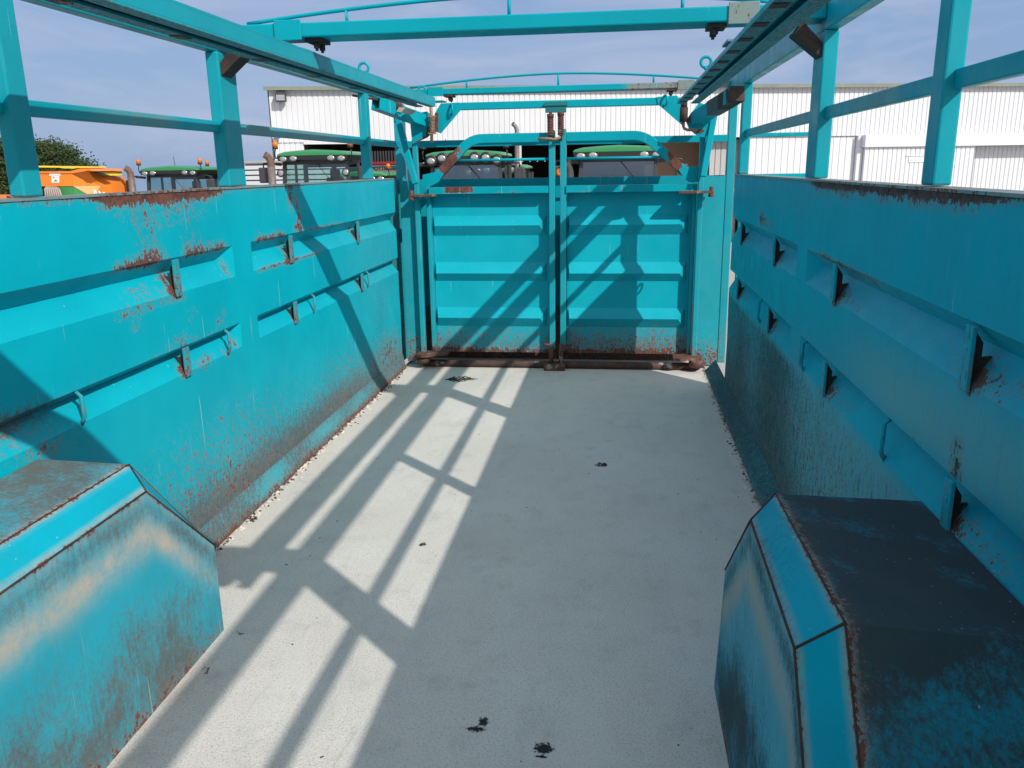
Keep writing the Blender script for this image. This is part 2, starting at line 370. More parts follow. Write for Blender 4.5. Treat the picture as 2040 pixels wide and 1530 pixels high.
# dark slanted edge strips between bed and walls
def strip_attr(p): 
    g = 0.5+0.25*math.sin(p.y*3.1)
    return (0.30*sst(0.06-p.z, 0, 0.06)+0.14, 0.62*g+0.1, 0.35)
st = MB(); st.patch((1.20, YB, 0.002), (1.20, 6.45, 0.002), (XR-0.002, 6.45, 0.092), (XR-0.002, YB, 0.092), 0.04)
st.build('edge_strip', TEALR, trailer, attrs=lambda p: (0.16+0.2*sst(0.03-p.z, 0, 0.03), 0.84+0.12*math.sin(p.y*2.7), 0.05), fix=False, label='grimy dark edge strip along the shaded wall')
st = MB(); st.patch((-1.20, YB, 0.002), (-1.20, 6.40, 0.002), (XL+0.002, 6.40, 0.125), (XL+0.002, YB, 0.125), 0.03)
def lstrip(p):
    clean = max(0.85*blob(p.y, p.z, 3.72, 0.07, 0.22, 0.06), 0.7*blob(p.y, p.z, 4.55, 0.08, 0.3, 0.05), 0.5*blob(p.y, p.z, 5.2, 0.08, 0.3, 0.05))
    bot = sst(0.05-p.z, -0.01, 0.05)
    return (0.22+0.40*bot-0.18*clean, 0.66-0.62*clean+0.2*bot, 0.42)
st.build('edge_strip', TEAL, trailer, attrs=lstrip, fix=False)

# ---- side walls with pressed grooves
def wall(sx, X, ribs, ends, attrs, name_label, mat):
    """sx: +1 inner face looks to +x (left wall), -1 looks to -x (right wall)"""
    out = -sx; d = 0.058; H = 1.503; zb = 0.03; mb = MB()
    def P(y, z, dep=0.0): return (X+out*dep, y, z)
    def quad(y0, y1, z0, z1): mb.patch(P(y0, z0), P(y1, z0), P(y1, z1), P(y0, z1))
    yA, yB = ends
    zs = [zb]
    for (zt, zm, zl) in ribs[::-1]: zs += [zl, zt]
    zs.append(H)
    spans = [(yA, 3.575), (3.765, yB)]
    # plain bands
    for k in range(0, len(zs), 2): quad(yA, yB, zs[k], zs[k+1])
    for (zt, zm, zl) in ribs:
        quad(3.575, 3.765, zl, zt)
        for i, (a, b) in enumerate(spans):
            ta = 0.07 if i == 1 else 0.0; tb = 0.07 if i == 0 else 0.0
            mb.patch(P(a+ta, zm, d), P(b-tb, zm, d), P(b, zt), P(a, zt))
            mb.patch(P(a, zl), P(b, zl), P(b-tb, zm, d), P(a+ta, zm, d))
            if tb: mb.patch(P(b, zl), P(b, zt), P(b-tb, zm, d), P(b-tb, zm, d), 0.02)
            if ta: mb.patch(P(a, zt), P(a, zl), P(a+ta, zm, d), P(a+ta, zm, d), 0.02)
    # outer skin, ends
    T = 0.075
    mb.patch(P(yA, zb, T), P(yB, zb, T), P(yB, H, T), P(yA, H, T), 0.3)
    for y in (yA, yB):
        zz = [zb]; dd = [0.0]
        for (zt, zm, zl) in ribs[::-1]: zz += [zl, zm, zt]; dd += [0, d, 0]
        zz.append(H); dd.append(0)
        for k in range(len(zz)-1): mb.patch(P(y, zz[k], dd[k]), P(y, zz[k], T), P(y, zz[k+1], T), P(y, zz[k+1], dd[k+1]), 0.1)
    mb.sm = [True]*len(mb.sm)
    for p in mb.v: p.x += 0.0035*mnoise.noise(Vector((p.y*2.1, p.z*3.0, X)))+0.0015*mnoise.noise(Vector((p.y*6.0, p.z*6.0, X)))
    w = mb.build('side_wall', mat, trailer, attrs=attrs, fix=False, label=name_label)
    cap = MB(); x0, x1 = sorted((X-out*0.004, X+out*0.08))
    cap.patch((x0, yA, H+0.009), (x1, yA, H+0.009), (x1, yB, H+0.009), (x0, yB, H+0.009), 0.04)
    cap.patch((x0, yA, H+0.001), (x0, yB, H+0.001), (x0, yB, H+0.009), (x0, yA, H+0.009), 0.04)
    cap.patch((x1, yA, H+0.001), (x1, yB, H+0.001), (x1, yB, H+0.009), (x1, yA, H+0.009), 0.04)
    cap.build('top_cap', TEALF, w, attrs=lambda p: (attrs(Vector((p.x, p.y, H)))[0]*0.38, 0.10, 1.1), fix=False)
    return w

def left_attr(p):
    y, z = p.y, p.z
    r = 0.0
    r += 0.50*seg(y, 2.62, 3.48, 0.10)*sst(z, 1.435, 1.488)+0.3*seg(y, 2.62, 3.5, 0.10)*sst(z, 1.47, 1.485)
    r += 0.42*sst(z, 1.475, 1.50)*(0.5+0.5*seg(y, 2.2, 4.6, 0.2))
    r += 0.30*blob(y, z, 3.05, 1.42, 0.35, 0.05)
    r += 0.62*blob(y, z, 4.30, 1.44, 0.05, 0.07)+0.62*blob(y, z, 4.40, 1.36, 0.035, 0.10)+0.5*blob(y, z, 4.36, 1.28, 0.07, 0.025)
    # above the edge of the upper groove
    r += 0.72*seg(y, 2.66, 3.00, 0.07)*blob(0, z, 0, 1.262, 1, 0.022)+0.30*blob(y, z, 2.9, 1.32, 0.10, 0.07)
    r += 0.70*seg(y, 3.14, 3.52, 0.06)*blob(0, z, 0, 1.262, 1, 0.020)+0.26*blob(y, z, 3.22, 1.31, 0.10, 0.05)
    r += 0.66*seg(y, 3.80, 4.18, 0.05)*blob(0, z, 0, 1.262, 1, 0.020)
    r += 0.52*seg(y, 4.42, 5.1, 0.15)*blob(0, z, 0, 1.260, 1, 0.013)
    r += 0.50*seg(y, 3.80, 4.7, 0.08)*blob(0, z, 0, 1.116, 1, 0.010)
    r += 0.32*seg(y, 2.6, 3.1, 0.08)*blob(0, z, 0, 1.10, 1, 0.02)+0.30*blob(y, z, 2.85, 1.15, 0.15, 0.03)
    for yb in (1.89, 3.05, 4.235, 5.41):
        k = 0.78 if yb < 5 else 0.4
        r += k*blob(y, z, yb, 1.125, 0.055, 0.028)+0.5*blob(y, z, yb, 1.19, 0.05, 0.04)+k*blob(y, z, yb, 0.80, 0.04, 0.03)
    r += 0.5*blob(y, z, 3.53, 1.15, 0.03, 0.05)+0.5*blob(y, z, 3.53, 0.815, 0.03, 0.03)
    r += 0.42*blob(y, z, 3.22, 0.80, 0.10, 0.03)+0.35*blob(y, z, 3.42, 0.79, 0.04, 0.03)
    for (a, b) in ((3.15, 1.02), (2.75, 1.05), (3.4, 0.97), (3.05, 0.94)): r += 0.22*blob(y, z, a, b, 0.08, 0.04)
    r += 0.22*seg(y, 2.7, 3.5, 0.3)*blob(0, z, 0, 0.905, 1, 0.03)
    # lower wall: chipping that thickens towards the floor
    low = sst(0.78-z, 0.0, 0.55)
    r += (0.20+0.04*math.sin(y*4.1))*low*seg(y, 2.3, 5.6, 0.4)
    r += 0.07*sst(0.36-z, 0, 0.26)*seg(y, 3.0, 6.6, 0.5)+0.06*sst(0.74-z, 0, 0.2)*seg(y, 2.5, 3.7, 0.3)
    r += 0.42*blob(y, z, 6.0, 0.25, 0.45, 0.16)+0.35*sst(y, 5.6, 6.4)*sst(0.2-z, 0, 0.15)
    r += 0.45*blob(y, z, 1.95, 0.86, 0.22, 0.05)+0.36*blob(y, z, 2.2, 0.76, 0.15, 0.05)
    d = 0.46*sst(0.66-z, 0, 0.50)*seg(y, 2.2, 5.4, 0.6)+0.42*sst(0.36-z, 0, 0.26)
    d += 0.65*blob(y, z, 1.95, 0.87, 0.32, 0.07)+0.30*blob(y, z, 5.9, 0.55, 0.45, 0.35)
    d += 0.32*seg(y, 1.0, 3.2, 0.4)*blob(0, z, 0, 0.88, 1, 0.03)
    pl = 0.40*sst(0.30-z, 0, 0.22)+0.14*blob(y, z, 5.8, 1.0, 0.7, 0.6)
    return (r, d, pl)
def right_attr(p):
    y, z = p.y, p.z
    r = 0.40*seg(y, 1.9, 3.55, 0.12)*sst(z, 1.425, 1.485)+0.3*seg(y, 1.7, 3.6, 0.12)*sst(z, 1.475, 1.49)+0.30*sst(z, 1.47, 1.50)
    r += 0.38*blob(y, z, 4.55, 1.27, 0.35, 0.03)+0.45*blob(y, z, 4.75, 1.30, 0.12, 0.05)+0.45*blob(y, z, 3.3, 1.225, 0.25, 0.018)+0.40*blob(y, z, 2.85, 1.215, 0.3, 0.03)
    for yb in (1.89, 3.08, 4.28, 5.43):
        r += 0.5*blob(y, z, yb, 1.095, 0.05, 0.03)+0.32*blob(y, z, yb-0.06, 1.12, 0.22, 0.035)
        r += 0.5*blob(y, z, yb, 0.745, 0.05, 0.03)+0.28*blob(y, z, yb-0.1, 0.77, 0.3, 0.04)
    r += 0.55*blob(y, z, 1.90, 0.915, 0.035, 0.07)
    r += 0.17*sst(0.72-z, 0, 0.3)+0.10*sst(0.3-z, 0, 0.25)
    r += 0.18*blob(0, z, 0, 0.87, 1, 0.03)
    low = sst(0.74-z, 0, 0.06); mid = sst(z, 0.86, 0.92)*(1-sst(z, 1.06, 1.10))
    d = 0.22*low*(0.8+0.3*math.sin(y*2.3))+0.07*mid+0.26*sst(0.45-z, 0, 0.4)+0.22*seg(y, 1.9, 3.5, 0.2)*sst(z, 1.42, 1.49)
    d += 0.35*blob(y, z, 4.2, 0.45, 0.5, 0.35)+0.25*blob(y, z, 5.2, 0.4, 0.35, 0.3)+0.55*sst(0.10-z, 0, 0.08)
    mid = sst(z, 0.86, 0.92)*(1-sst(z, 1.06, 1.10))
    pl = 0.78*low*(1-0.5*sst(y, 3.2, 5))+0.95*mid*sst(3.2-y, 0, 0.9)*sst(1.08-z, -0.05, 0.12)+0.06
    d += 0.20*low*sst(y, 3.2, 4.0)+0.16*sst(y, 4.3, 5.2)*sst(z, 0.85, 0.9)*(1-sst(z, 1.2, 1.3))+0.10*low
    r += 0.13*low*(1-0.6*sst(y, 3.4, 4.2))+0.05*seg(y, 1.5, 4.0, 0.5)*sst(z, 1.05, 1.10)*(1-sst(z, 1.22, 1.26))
    return (r, d, pl*0.8)
wl = wall(+1, XL, [(1.255, 1.197, 1.116), (0.902, 0.866, 0.790)], (YB, 6.40), left_attr, 'sunlit ribbed side wall', TEAL)
wr = wall(-1, XR, [(1.232, 1.176, 1.090), (0.868, 0.832, 0.738)], (YB, 5.90), right_attr, 'shaded ribbed side wall with scuffed lower half', TEALR)

# ---- tie bars bridging the grooves
def tie_bar(wallo, X, sx, y, zt, zl, wide):
    mb = MB(); w = 0.042 if wide else 0.014; t = 0.010
    x0, x1 = sorted((X+sx*0.002, X+sx*(0.002+t)))
    if wide:
        mb.box(x0, x1, y-w/2, y+w/2, zl-0.012, zt-0.006)
        mb.lathe((X+sx*(t+0.002), y, (zt+zl)/2+0.012), (sx, 0, 0), [(0.007, -0.004), (0.007, 0.0015)], 10)
        # two short legs welded down into the groove
        lg = MB(); lg.prism([(X, y, zl+0.004), (X, y, zt-0.012), (X-sx*0.022, y, zt-0.045), (X-sx*0.022, y, zl+0.062), (X-sx*0.046, y, zl+0.066), (X-sx*0.022, y, zl+0.03)], (0, 0.012, 0)); lg.build('tie_web', RUSTD, wallo)
    else:
        mb.tube([(X-sx*0.01, y, zt-0.004), (X+sx*0.010, y, zt-0.02), (X+sx*0.012, y, zl+0.02), (X-sx*0.004, y, zl-0.006)], 0.007, 8)
    o = mb.build('tie_bar', TEALF if sx > 0 else TEALR, wallo, bevel=0.002 if wide else 0, attrs=lambda p: ((0.20 if sx > 0 else 0.06)+0.25*sst(zl+0.03-p.z, 0, 0.03), 0.22, 0.08))
for y in (1.89, 3.055, 4.235, 5.405): tie_bar(wl, XL, 1, y, 1.255, 1.116, True)
for y in (1.89, 3.055, 4.225, 5.43): tie_bar(wl, XL, 1, y, 0.902, 0.79, True)
for y in (2.375, 3.425, 4.50, 5.56): tie_bar(wl, XL, 1, y, 0.902, 0.79, False)
for y in (1.893, 3.08, 4.28, 5.44): tie_bar(wr, XR, -1, y, 1.232, 1.09, True)
for y in (1.90, 3.11, 4.325, 5.47): tie_bar(wr, XR, -1, y, 0.868, 0.738, True)
for y in (2.38, 3.475, 4.585): tie_bar(wr, XR, -1, y, 0.868, 0.738, False)

# ---- posts, rails
ZT = 2.085
def post_attr(p): return (0.16*sst(1.55-p.z, 0, 0.04), 0.06, 0.05)
def dense_bar(mb, p, q, w, h, up=(0, 0, 1), n=24):
    p, q = Vector(p), Vector(q)
    d = (q-p).normalized(); up = Vector(up); side = d.cross(up).normalized(); u = side.cross(d).normalized()
    ring = [side*(a*w/2)+u*(b*h/2) for a, b in ((-1,-1),(1,-1),(1,1),(-1,1))]
    pts = [p.lerp(q, i/n)+c for i in range(n+1) for c in ring]; fs = [(3,2,1,0), (4*n, 4*n+1, 4*n+2, 4*n+3)]
    for i in range(n):
        for k in range(4): fs.append((4*i+k, 4*i+(k+1) % 4, 4*i+4+(k+1) % 4, 4*i+4+k))
    mb.add(pts, fs)
def post(X, sx, yc, dy, dx, z1):
    mb = MB(); xc = X-sx*dx/2; dense_bar(mb, (xc, yc, 1.515), (xc, yc, z1), dx, dy, (0, 1, 0), 14)
    return mb.build('post', TEALF, trailer, bevel=0.006, attrs=post_attr)
for X, sx in ((-1.232, 1), (1.30, -1)):
    post(X, sx, -0.44, 0.085, 0.048, ZT); post(X, sx, -1.82, 0.17, 0.058, ZT); post(X, sx, 0.94, 0.17, 0.058, ZT); post(X, sx, 2.33, 0.085, 0.048, ZT); post(X, sx, 3.71, 0.17, 0.058, ZT)
    post(X, sx, 5.84 if sx > 0 else 5.86, 0.075, 0.060, ZT)
def midrail(X, y0, y1):
    mb = MB(); dense_bar(mb, (X, y0, 1.772), (X, y1, 1.772), 0.026, 0.048, (0, 0, 1), 60)
    mb.build('mid_rail', TEALF, trailer, bevel=0.004, attrs=lambda p: (0.0, 0.04, 0.55*seg(p.y, 3.9, 5.2, 0.02)+0.5*seg(p.y, 2.7, 3.2, 0.02)))
midrail(-1.268, YB, 6.74); midrail(1.338, YB, 5.88)
for X in (-1.270, 1.332):
    mb = MB(); dense_bar(mb, (X, YB, 2.142), (X, 6.80, 2.142), 0.055, 0.112, (0, 0, 1), 80)
    mb.build('top_rail', TEALF, trailer, bevel=0.006, attrs=lambda p: (0.02, 0.0, 0.03+0.4*seg(p.y, 4.0, 5.6, 0.02)))

mb = MB(); mb.patch((XL-0.062, 6.39, 0.0), (XL-0.062, 6.86, 0.0), (XL-0.062, 6.86, 1.50), (XL-0.062, 6.39, 1.50), 0.2); mb.patch((XL-0.07, 6.39, 0.0), (XL-0.07, 6.86, 0.0), (XL-0.07, 6.86, 1.50), (XL-0.07, 6.39, 1.50), 0.2)
mb.build('wall_return', TEALF, trailer, attrs=lambda p: (0.1, 0.5, 0), fix=False)
# ---- corner posts and front bulkhead
for x0, x1 in ((-1.296, -1.217), (1.330, 1.392)):
    mb = MB(); dense_bar(mb, ((x0+x1)/2, 6.78, 0.0), ((x0+x1)/2, 6.78, 2.083), x1-x0, 0.07, (0, 1, 0), 30)
    mb.build('corner_post', TEALF, trailer, bevel=0.006, attrs=lambda p: (0.25*sst(0.5-p.z, 0, 0.4), 0.1, 0.1))
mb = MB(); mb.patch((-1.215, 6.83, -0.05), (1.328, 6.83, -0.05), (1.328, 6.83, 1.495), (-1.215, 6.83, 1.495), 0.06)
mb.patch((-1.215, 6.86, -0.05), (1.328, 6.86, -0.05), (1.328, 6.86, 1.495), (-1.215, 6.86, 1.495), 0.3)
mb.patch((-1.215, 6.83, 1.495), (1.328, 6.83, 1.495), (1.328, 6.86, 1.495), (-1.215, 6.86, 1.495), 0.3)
bulk = mb.build('front_bulkhead', TEALF, trailer, attrs=lambda p: (0.6*sst(0.4-p.z, 0, 0.1), 0.1+0.9*sst(0.5-p.z, 0, 0.1), 0.02), fix=False)  # foot painted dark through rust and dirt for the shade under the gate
mb = MB(); mb.box(-1.215, 1.328, 6.745, 6.775, 1.745, 1.797); mb.build('mid_rail', TEALF, trailer, bevel=0.004)

# ---- sliding-gate tracks hung under the roof beams
def track(x0, x1, z0, z1, y1):
    mb = MB(); t = 0.008; xm = (x0+x1)/2; YB = 0.86
    if x0 < 0: mb.box(x0, x1, YB, y1, z1-t, z1); mb.box(x0, x0+t, YB, y1, z0+t, z1-t-0.0005); mb.box(x1-t, x1, YB, y1, z0+t, z1-t-0.0005)
    else: mb.box(xm+0.008, x1, YB, y1, z1-t, z1); mb.box(x0, x0+t, YB, y1, z0+t, z0+0.016); mb.box(x1-t, x1, YB, y1, z0+t, z1-t-0.0005); mb.box(xm+0.008, xm+0.016, YB, y1, z0+0.036, z1-t-0.0005)
    mb.box(x0, xm-0.020, YB, y1, z0, z0+t-0.0005); mb.box(xm+0.020, x1, YB, y1, z0, z0+t-0.0005)
    mb.box(xm-0.012, xm+0.012, YB, y1, z0+0.022, z0+0.030)
    o = mb.build('gate_track', TEALF, trailer, attrs=lambda p: (0.12 if p.z < z0+0.006 else 0.0, 0.5 if p.z < z0+0.007 else 0.0, 0.04))
    y = 0.9
    while y < y1-0.1:
        b = MB(); b.box(x0+0.004, xm-0.026, y-0.035, y+0.035, z0-0.003, z0-0.0005); b.build('rust_plate', RUSTD if x0 > 0 else RUST, o)
        y += 0.31 if x0 > 0 else 0.62
    return o
tl = track(-0.965, -0.820, 2.011, 2.075, 6.15)
tr = track(0.895, 1.045, 1.985, 2.050, 6.10)
for o, x, y, z in ((tl, -0.88, 4.62, 2.075), (tl, -0.88, 6.0, 2.075), (tr, 0.94, 4.62, 2.05)):
    mb = MB(); mb.ring((x, y, z+0.038), (0, 1, 0), 0.026, 0.008); mb.tube([(x, y, z), (x, y, z+0.014)], 0.009, 8); mb.build('lifting_eye', TEALF, o)

# ---- roof cross beams with tarpaulin hoops
def beam(yc, z0, z1, dy, grey=False):
    mb = MB(); dense_bar(mb, (-1.242, yc, (z0+z1)/2), (1.304, yc, (z0+z1)/2), dy, z1-z0, (0, 0, 1), 60)
    b = mb.build('cross_beam', TEALF, trailer, bevel=0.006, attrs=(lambda p: (0.30*seg(p.x, 0.52, 1.2, 0.04), 0, 1.3*seg(p.x, 0.56, 1.3, 0.03))) if grey else (lambda p: (0, 0.0, 0.0)))
    mb = MB(); pts = []
    for i in range(31):
        x = -1.12+2.26*i/30; k = (x-0.03)/1.13; pts.append((x, yc, z1+0.018+0.072*(1-abs(k)**1.7)))
    mb.tube(pts, 0.0085, 8); h = mb.build('tarpaulin_hoop', TEALF, b)
    for x in (-0.67, 0.035, 0.75):
        k = (x-0.03)/1.13; zz = z1+0.018+0.072*(1-abs(k)**1.7)
        m2 = MB(); m2.tube([(x, yc, z1-0.002), (x, yc, zz)], 0.0075, 8); m2.build('hoop_strut', TEALF, b)
    for x, zt in ((-0.905, 2.075), (0.985, 2.05)):
        m2 = MB(); x0 = x-0.055
        m2.box(x-0.06, x+0.06, yc-dy/2-0.008, yc-dy/2-0.0015, z0-0.012, z1+0.012)
        m2.box(x-0.06, x+0.06, yc-dy/2-0.008, yc+dy/2, zt+0.0015, zt+0.012)
        m2.build('clamp_plate', TEALF, b, bevel=0.003, attrs=(lambda p: (0.16, 0, 1.3)) if x > 0 else None)
        sgn = 1 if x < 0 else -1; xi = x+sgn*0.105
        m3 = MB(); m3.box(min(x+sgn*0.061, xi+sgn*0.03), max(x+sgn*0.061, xi+sgn*0.03), yc-0.06, yc+0.06, z0-0.016, z0-0.002); m3.build('clamp_plate', RUSTD, b)
        for dy_ in (-0.035, 0.035):
            m3 = MB(); m3.tube([(xi, yc+dy_, z0-0.05), (xi, yc+dy_, z0-0.017)], 0.007, 8); m3.lathe((xi, yc+dy_, z0-0.03), (0, 0, 1), [(0.014, -0.010), (0.014, 0.010)], 6, False); m3.build('bolt', RUSTD, b)
    return b
b1 = beam(3.71, 2.128, 2.186, 0.17); b0 = beam(0.94, 2.128, 2.186, 0.17); b2 = beam(6.62, 2.128, 2.172, 0.12, True)

# ---- unseen tail gate behind the camera, added to hold back low sky light
mb = MB(); mb.box(XL+0.003, XR-0.003, YB-0.05, YB-0.01, 0.004, 1.50); mb.box(XL-0.05, XR+0.05, YB-0.06, YB-0.002, 1.502, 1.56); mb.box(XL-0.05, XR+0.05, YB-0.06, YB-0.002, 2.04, 2.085)
for x in (XL-0.02, -0.4, 0.45, XR+0.02): mb.box(x-0.03, x+0.03, YB-0.055, YB-0.004, 1.561, 2.039)
mb.build('unseen_tail_gate', TEALF, trailer)
# ---- dark knee braces between the wide posts and the tracks
def knee(X, sx, y):
    mb = MB(); p = Vector((X+sx*0.002, y, 1.985)); q = Vector((X+sx*0.115, y, 2.075))
    d = (q-p).normalized(); n = Vector((-d.z*sx, 0, d.x*sx))
    mb.prism([p-d*0.01, q, q+Vector((-sx*0.05, 0, 0.035)), p+Vector((0, 0, 0.075))], (0, 0.008, 0)) if False else None
    for yy in (y-0.05, y+0.043): mb.prism([p, q, q+Vector((0, 0, 0.052)), p+Vector((0, 0, 0.085))], (0, 0.007, 0)) if False else mb.bar(p+Vector((0, yy-y, 0.03)), q+Vector((0, yy-y, 0.03)), 0.007, 0.060, (0, 1, 0)) if False else mb.prism([Vector((p.x, yy, p.z)), Vector((q.x, yy, q.z)), Vector((q.x-sx*0.035, yy, q.z+0.045)), Vector((p.x, yy, p.z+0.055))], (0, 0.007, 0))
    mb.prism([Vector((p.x, y-0.042, p.z)), Vector((q.x, y-0.042, q.z)), Vector((q.x, y-0.042, q.z+0.007)), Vector((p.x, y-0.042, p.z+0.007))], (0, 0.084, 0))
    mb.build('knee_brace', RUSTD, trailer)
for y in (0.94, 3.69): knee(-1.232, 1, y); knee(1.30, -1, y)

# ---- wheel arches
def arch(sx, X, xin, xtop, xwall, inner, top, wallpts, attrs, mat):
    """inner: profile (y,z) of the inner face from far floor to near floor; top: same count, along the upper crease"""
    mb = MB(); yc = sum(p[0] for p in inner)/len(inner)
    # inner face as patches down to the floor
    n = len(inner)
    for i in range(n-1):
        (ya, za), (yb, zb) = inner[i], inner[i+1]
        if abs(ya-yb) < 1e-6: continue
        mb.patch((xin, ya, 0.0), (xin, yb, 0.0), (xin, yb, zb), (xin, ya, za), 0.022)
    fa = MB()
    for i in range(n-1):
        (ya, za), (yb, zb) = inner[i], inner[i+1]; (yc_, zc), (yd, zd) = top[i], top[i+1]; (ye, ze), (yf, zf) = wallpts[i], wallpts[i+1]
        mb.patch((xin, ya, za), (xin, yb, zb), (xtop, yd, zd), (xtop, yc_, zc), 0.016)
        mb.patch((xtop, yc_, zc), (xtop, yd, zd), (xwall, yf, zf), (xwall, ye, ze), 0.022)
    o = mb.build('wheel_arch', mat, trailer, attrs=attrs, fix=False)
    # weld beads along the folds
    w = MB()
    for i in range(1, n-2):
        w.tube([(xin, *inner[i]), (xin, *inner[i+1])], 0.003, 6); w.tube([(xtop, *top[i]), (xtop, *top[i+1])], 0.002, 6)
    for i in range(1, n-1):
        if i in (2, n-3): w.tube([(xin, *inner[i]), (xtop, *top[i])], 0.003, 6)
    w.build('weld_seam', RUSTD, o)
    return o
XINL, XINR = -0.865, 0.825
Lin = [(2.462, 0.0), (2.462, 0.330), (2.115, 0.669), (1.30, 0.664), (0.95, 0.33), (0.95, 0.0)]
Ltop = [(2.60, 0.0), (2.575, 0.285), (2.178, 0.728), (1.26, 0.724), (0.86, 0.30), (0.83, 0.0)]
Lwal = [(2.60, 0.0), (2.578, 0.287), (2.150, 0.747), (1.25, 0.742), (0.86, 0.30), (0.83, 0.0)]
Rin = [(2.300, 0.0), (2.205, 0.452), (1.850, 0.764), (1.338, 0.748), (0.99, 0.34), (0.99, 0.0)]
Rtop = [(2.42, 0.0), (2.34, 0.42), (1.911, 0.808), (1.284, 0.834), (0.855, 0.33), (0.84, 0.0)]
Rwal = [(2.55, 0.0), (2.47, 0.36), (2.070, 0.737), (1.380, 0.757), (0.94, 0.30), (0.90, 0.0)]
def prof_z(prof, y):
    pts = sorted(prof[1:-1])
    if y <= pts[0][0]: return pts[0][1]
    for (a, za), (b, zb) in zip(pts, pts[1:]):
        if a <= y <= b: return za+(zb-za)*(y-a)/(b-a) if b > a else za
    return pts[-1][1]
def arch_attr(sx, xin, xtop, inner, top, dark):
    def f(p):
        y, z = p.y, p.z; r = d = pl = 0.0
        tx = (p.x-xin)*-sx; wx = abs(xtop-xin)
        if tx < 0.003 and z < prof_z(inner, y)+0.002:
            v = prof_z(inner, y)-z                        # distance below the fold
            r = 0.55*sst(0.012-v, 0, 0.010)
            pl = 0.80*blob(v, 0, 0.13, 0, 0.055, 1)*sst(y, 0.6, 1.7)*(1-0.6*sst(y, 2.2, 2.45))+0.35*sst(0.05-v, 0, 0.05)+0.04
            d = 0.40*blob(v, 0, 0.05, 0, 0.04, 1)+0.60*sst(v, 0.20, 0.50)+0.10
            d += 0.30*blob(y, z, 2.36, 0.16, 0.20, 0.20)
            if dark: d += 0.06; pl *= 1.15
            r += 0.30*sst(0.10-z, 0, 0.10)+0.12*sst(v, 0.3, 0.6)
        elif tx < wx+0.002:
            u = clamp(tx/wx)
            e = max(sst(0.22-u, 0, 0.22), sst(u, 0.84, 1.0))
            pl = 0.95*e; d = 0.30*e+0.10+0.10*math.sin(y*7.0+p.x*3); r = 0.58*max(sst(0.06-u, 0, 0.06), sst(u, 0.94, 1.0))
        else:
            u = tx-wx; flat = abs(z-prof_z(top, y)) < 0.12 and top[3][0]-0.02 < y < top[2][0]+0.05
            e = sst(0.035-u, 0, 0.035)
            pl = 0.55*e+(0.0 if dark else 0.10); r = 0.22*e+0.08
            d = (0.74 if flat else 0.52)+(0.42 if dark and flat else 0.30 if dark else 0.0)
        return (r, d, pl)
    return f
arch(1, XL, XINL, -0.950, -1.222, Lin, Ltop, Lwal, arch_attr(1, XINL, -0.950, Lin, Ltop, False), TEALA)
arch(-1, XR, XINR, 0.890, 1.282, Rin, Rtop, Rwal, arch_attr(-1, XINR, 0.890, Rin, Rtop, True), TEALK)

# ---- the partition gate frame
GY = 6.52
def pp(px, py, Y): v = at(px, py, Y=Y); return (v.x, Y, v.z)
def gate_attr(p):
    w = 0.85 if p.x < 0.03 else 1.15
    return (0.34*sst(0.17-p.z, 0, 0.06)+(0.30*w)*sst(0.52-p.z, 0, 0.34)+0.10*blob(p.x, 0, -0.80, 0, 0.15, 1)*sst(0.4-p.z, 0, 0.2), 0.52*w*sst(0.40-p.z, 0, 0.24), 0.03)
def frame_attr(p): return (0.40*sst(0.30-p.z, 0, 0.25)+0.10*sst(0.55-p.z, 0, 0.3), 0.12*sst(0.5-p.z, 0, 0.4), 0.10)
def dense_panel(mb, x0, x1, y, z0, z1, t=0.012):
    mb.patch((x0, y, z0), (x1, y, z0), (x1, y, z1), (x0, y, z1), 0.03)
    mb.patch((x0, y+t, z0), (x1, y+t, z0), (x1, y+t, z1), (x0, y+t, z1), 0.4)
    for x in (x0, x1): mb.patch((x, y, z0), (x, y+t, z0), (x, y+t, z1), (x, y, z1), 0.1)
    mb.patch((x0, y, z1), (x1, y, z1), (x1, y+t, z1), (x0, y+t, z1), 0.1); mb.patch((x0, y, z0), (x1, y, z0), (x1, y+t, z0), (x0, y+t, z0), 0.1)
mb = MB(); dense_panel(mb, -1.212, -1.098, GY, 0.03, 1.488); mb.build('frame_panel', TEALF, trailer, attrs=frame_attr, fix=False)
mb = MB(); dense_panel(mb, 1.135, 1.300, GY, 0.03, 1.492); mb.build('frame_panel', TEALF, trailer, attrs=frame_attr, fix=False)
for x, y in ((-1.066, 6.49), (1.115, 6.49)):
    mb = MB(); dense_bar(mb, (x, y, 0.05), (x, y, 1.80), 0.040, 0.05, (0, 1, 0), 50); mb.build('gate_jamb', TEALF, trailer, bevel=0.006, attrs=frame_attr)
# header with end gussets
mb = MB(); mb.box(-0.74, 0.80, 6.50, 6.55, 2.008, 2.062); header = mb.build('gate_header', TEALF, trailer, bevel=0.006)
mb = MB(); mb.prism([pp(x, y, 6.492) for x, y in ((878, 206), (914, 204), (918, 219), (878, 266), (868, 262), (866, 226))], (0, 0.007, 0)); mb.build('gusset_plate', TEALF, header)
mb = MB(); mb.prism([pp(x, y, 6.492) for x, y in ((1308, 193), (1349, 190), (1357, 206), (1362, 252), (1311, 208))], (0, 0.007, 0)); mb.build('gusset_plate', TEALF, header)
mb = MB(); mb.prism([pp(x, y, 6.50) for x, y in ((876, 252), (918, 218.5), (912, 215), (872, 250))], (0, 0.045, 0)); mb.build('gusset_plate', TEALF, header) if False else None
for px, py in ((899, 218), (1325, 200)):
    v = at(px, py, Y=6.47); mb = MB(); mb.ring((v.x, 6.475, v.z), (0.9, 0.4, 0), 0.036, 0.008, 16); mb.build('chain_ring', TEALF, header)
def plate_attr(p): return (0.9*sst(1.86-p.z, 0, 0.07), 0, 0)
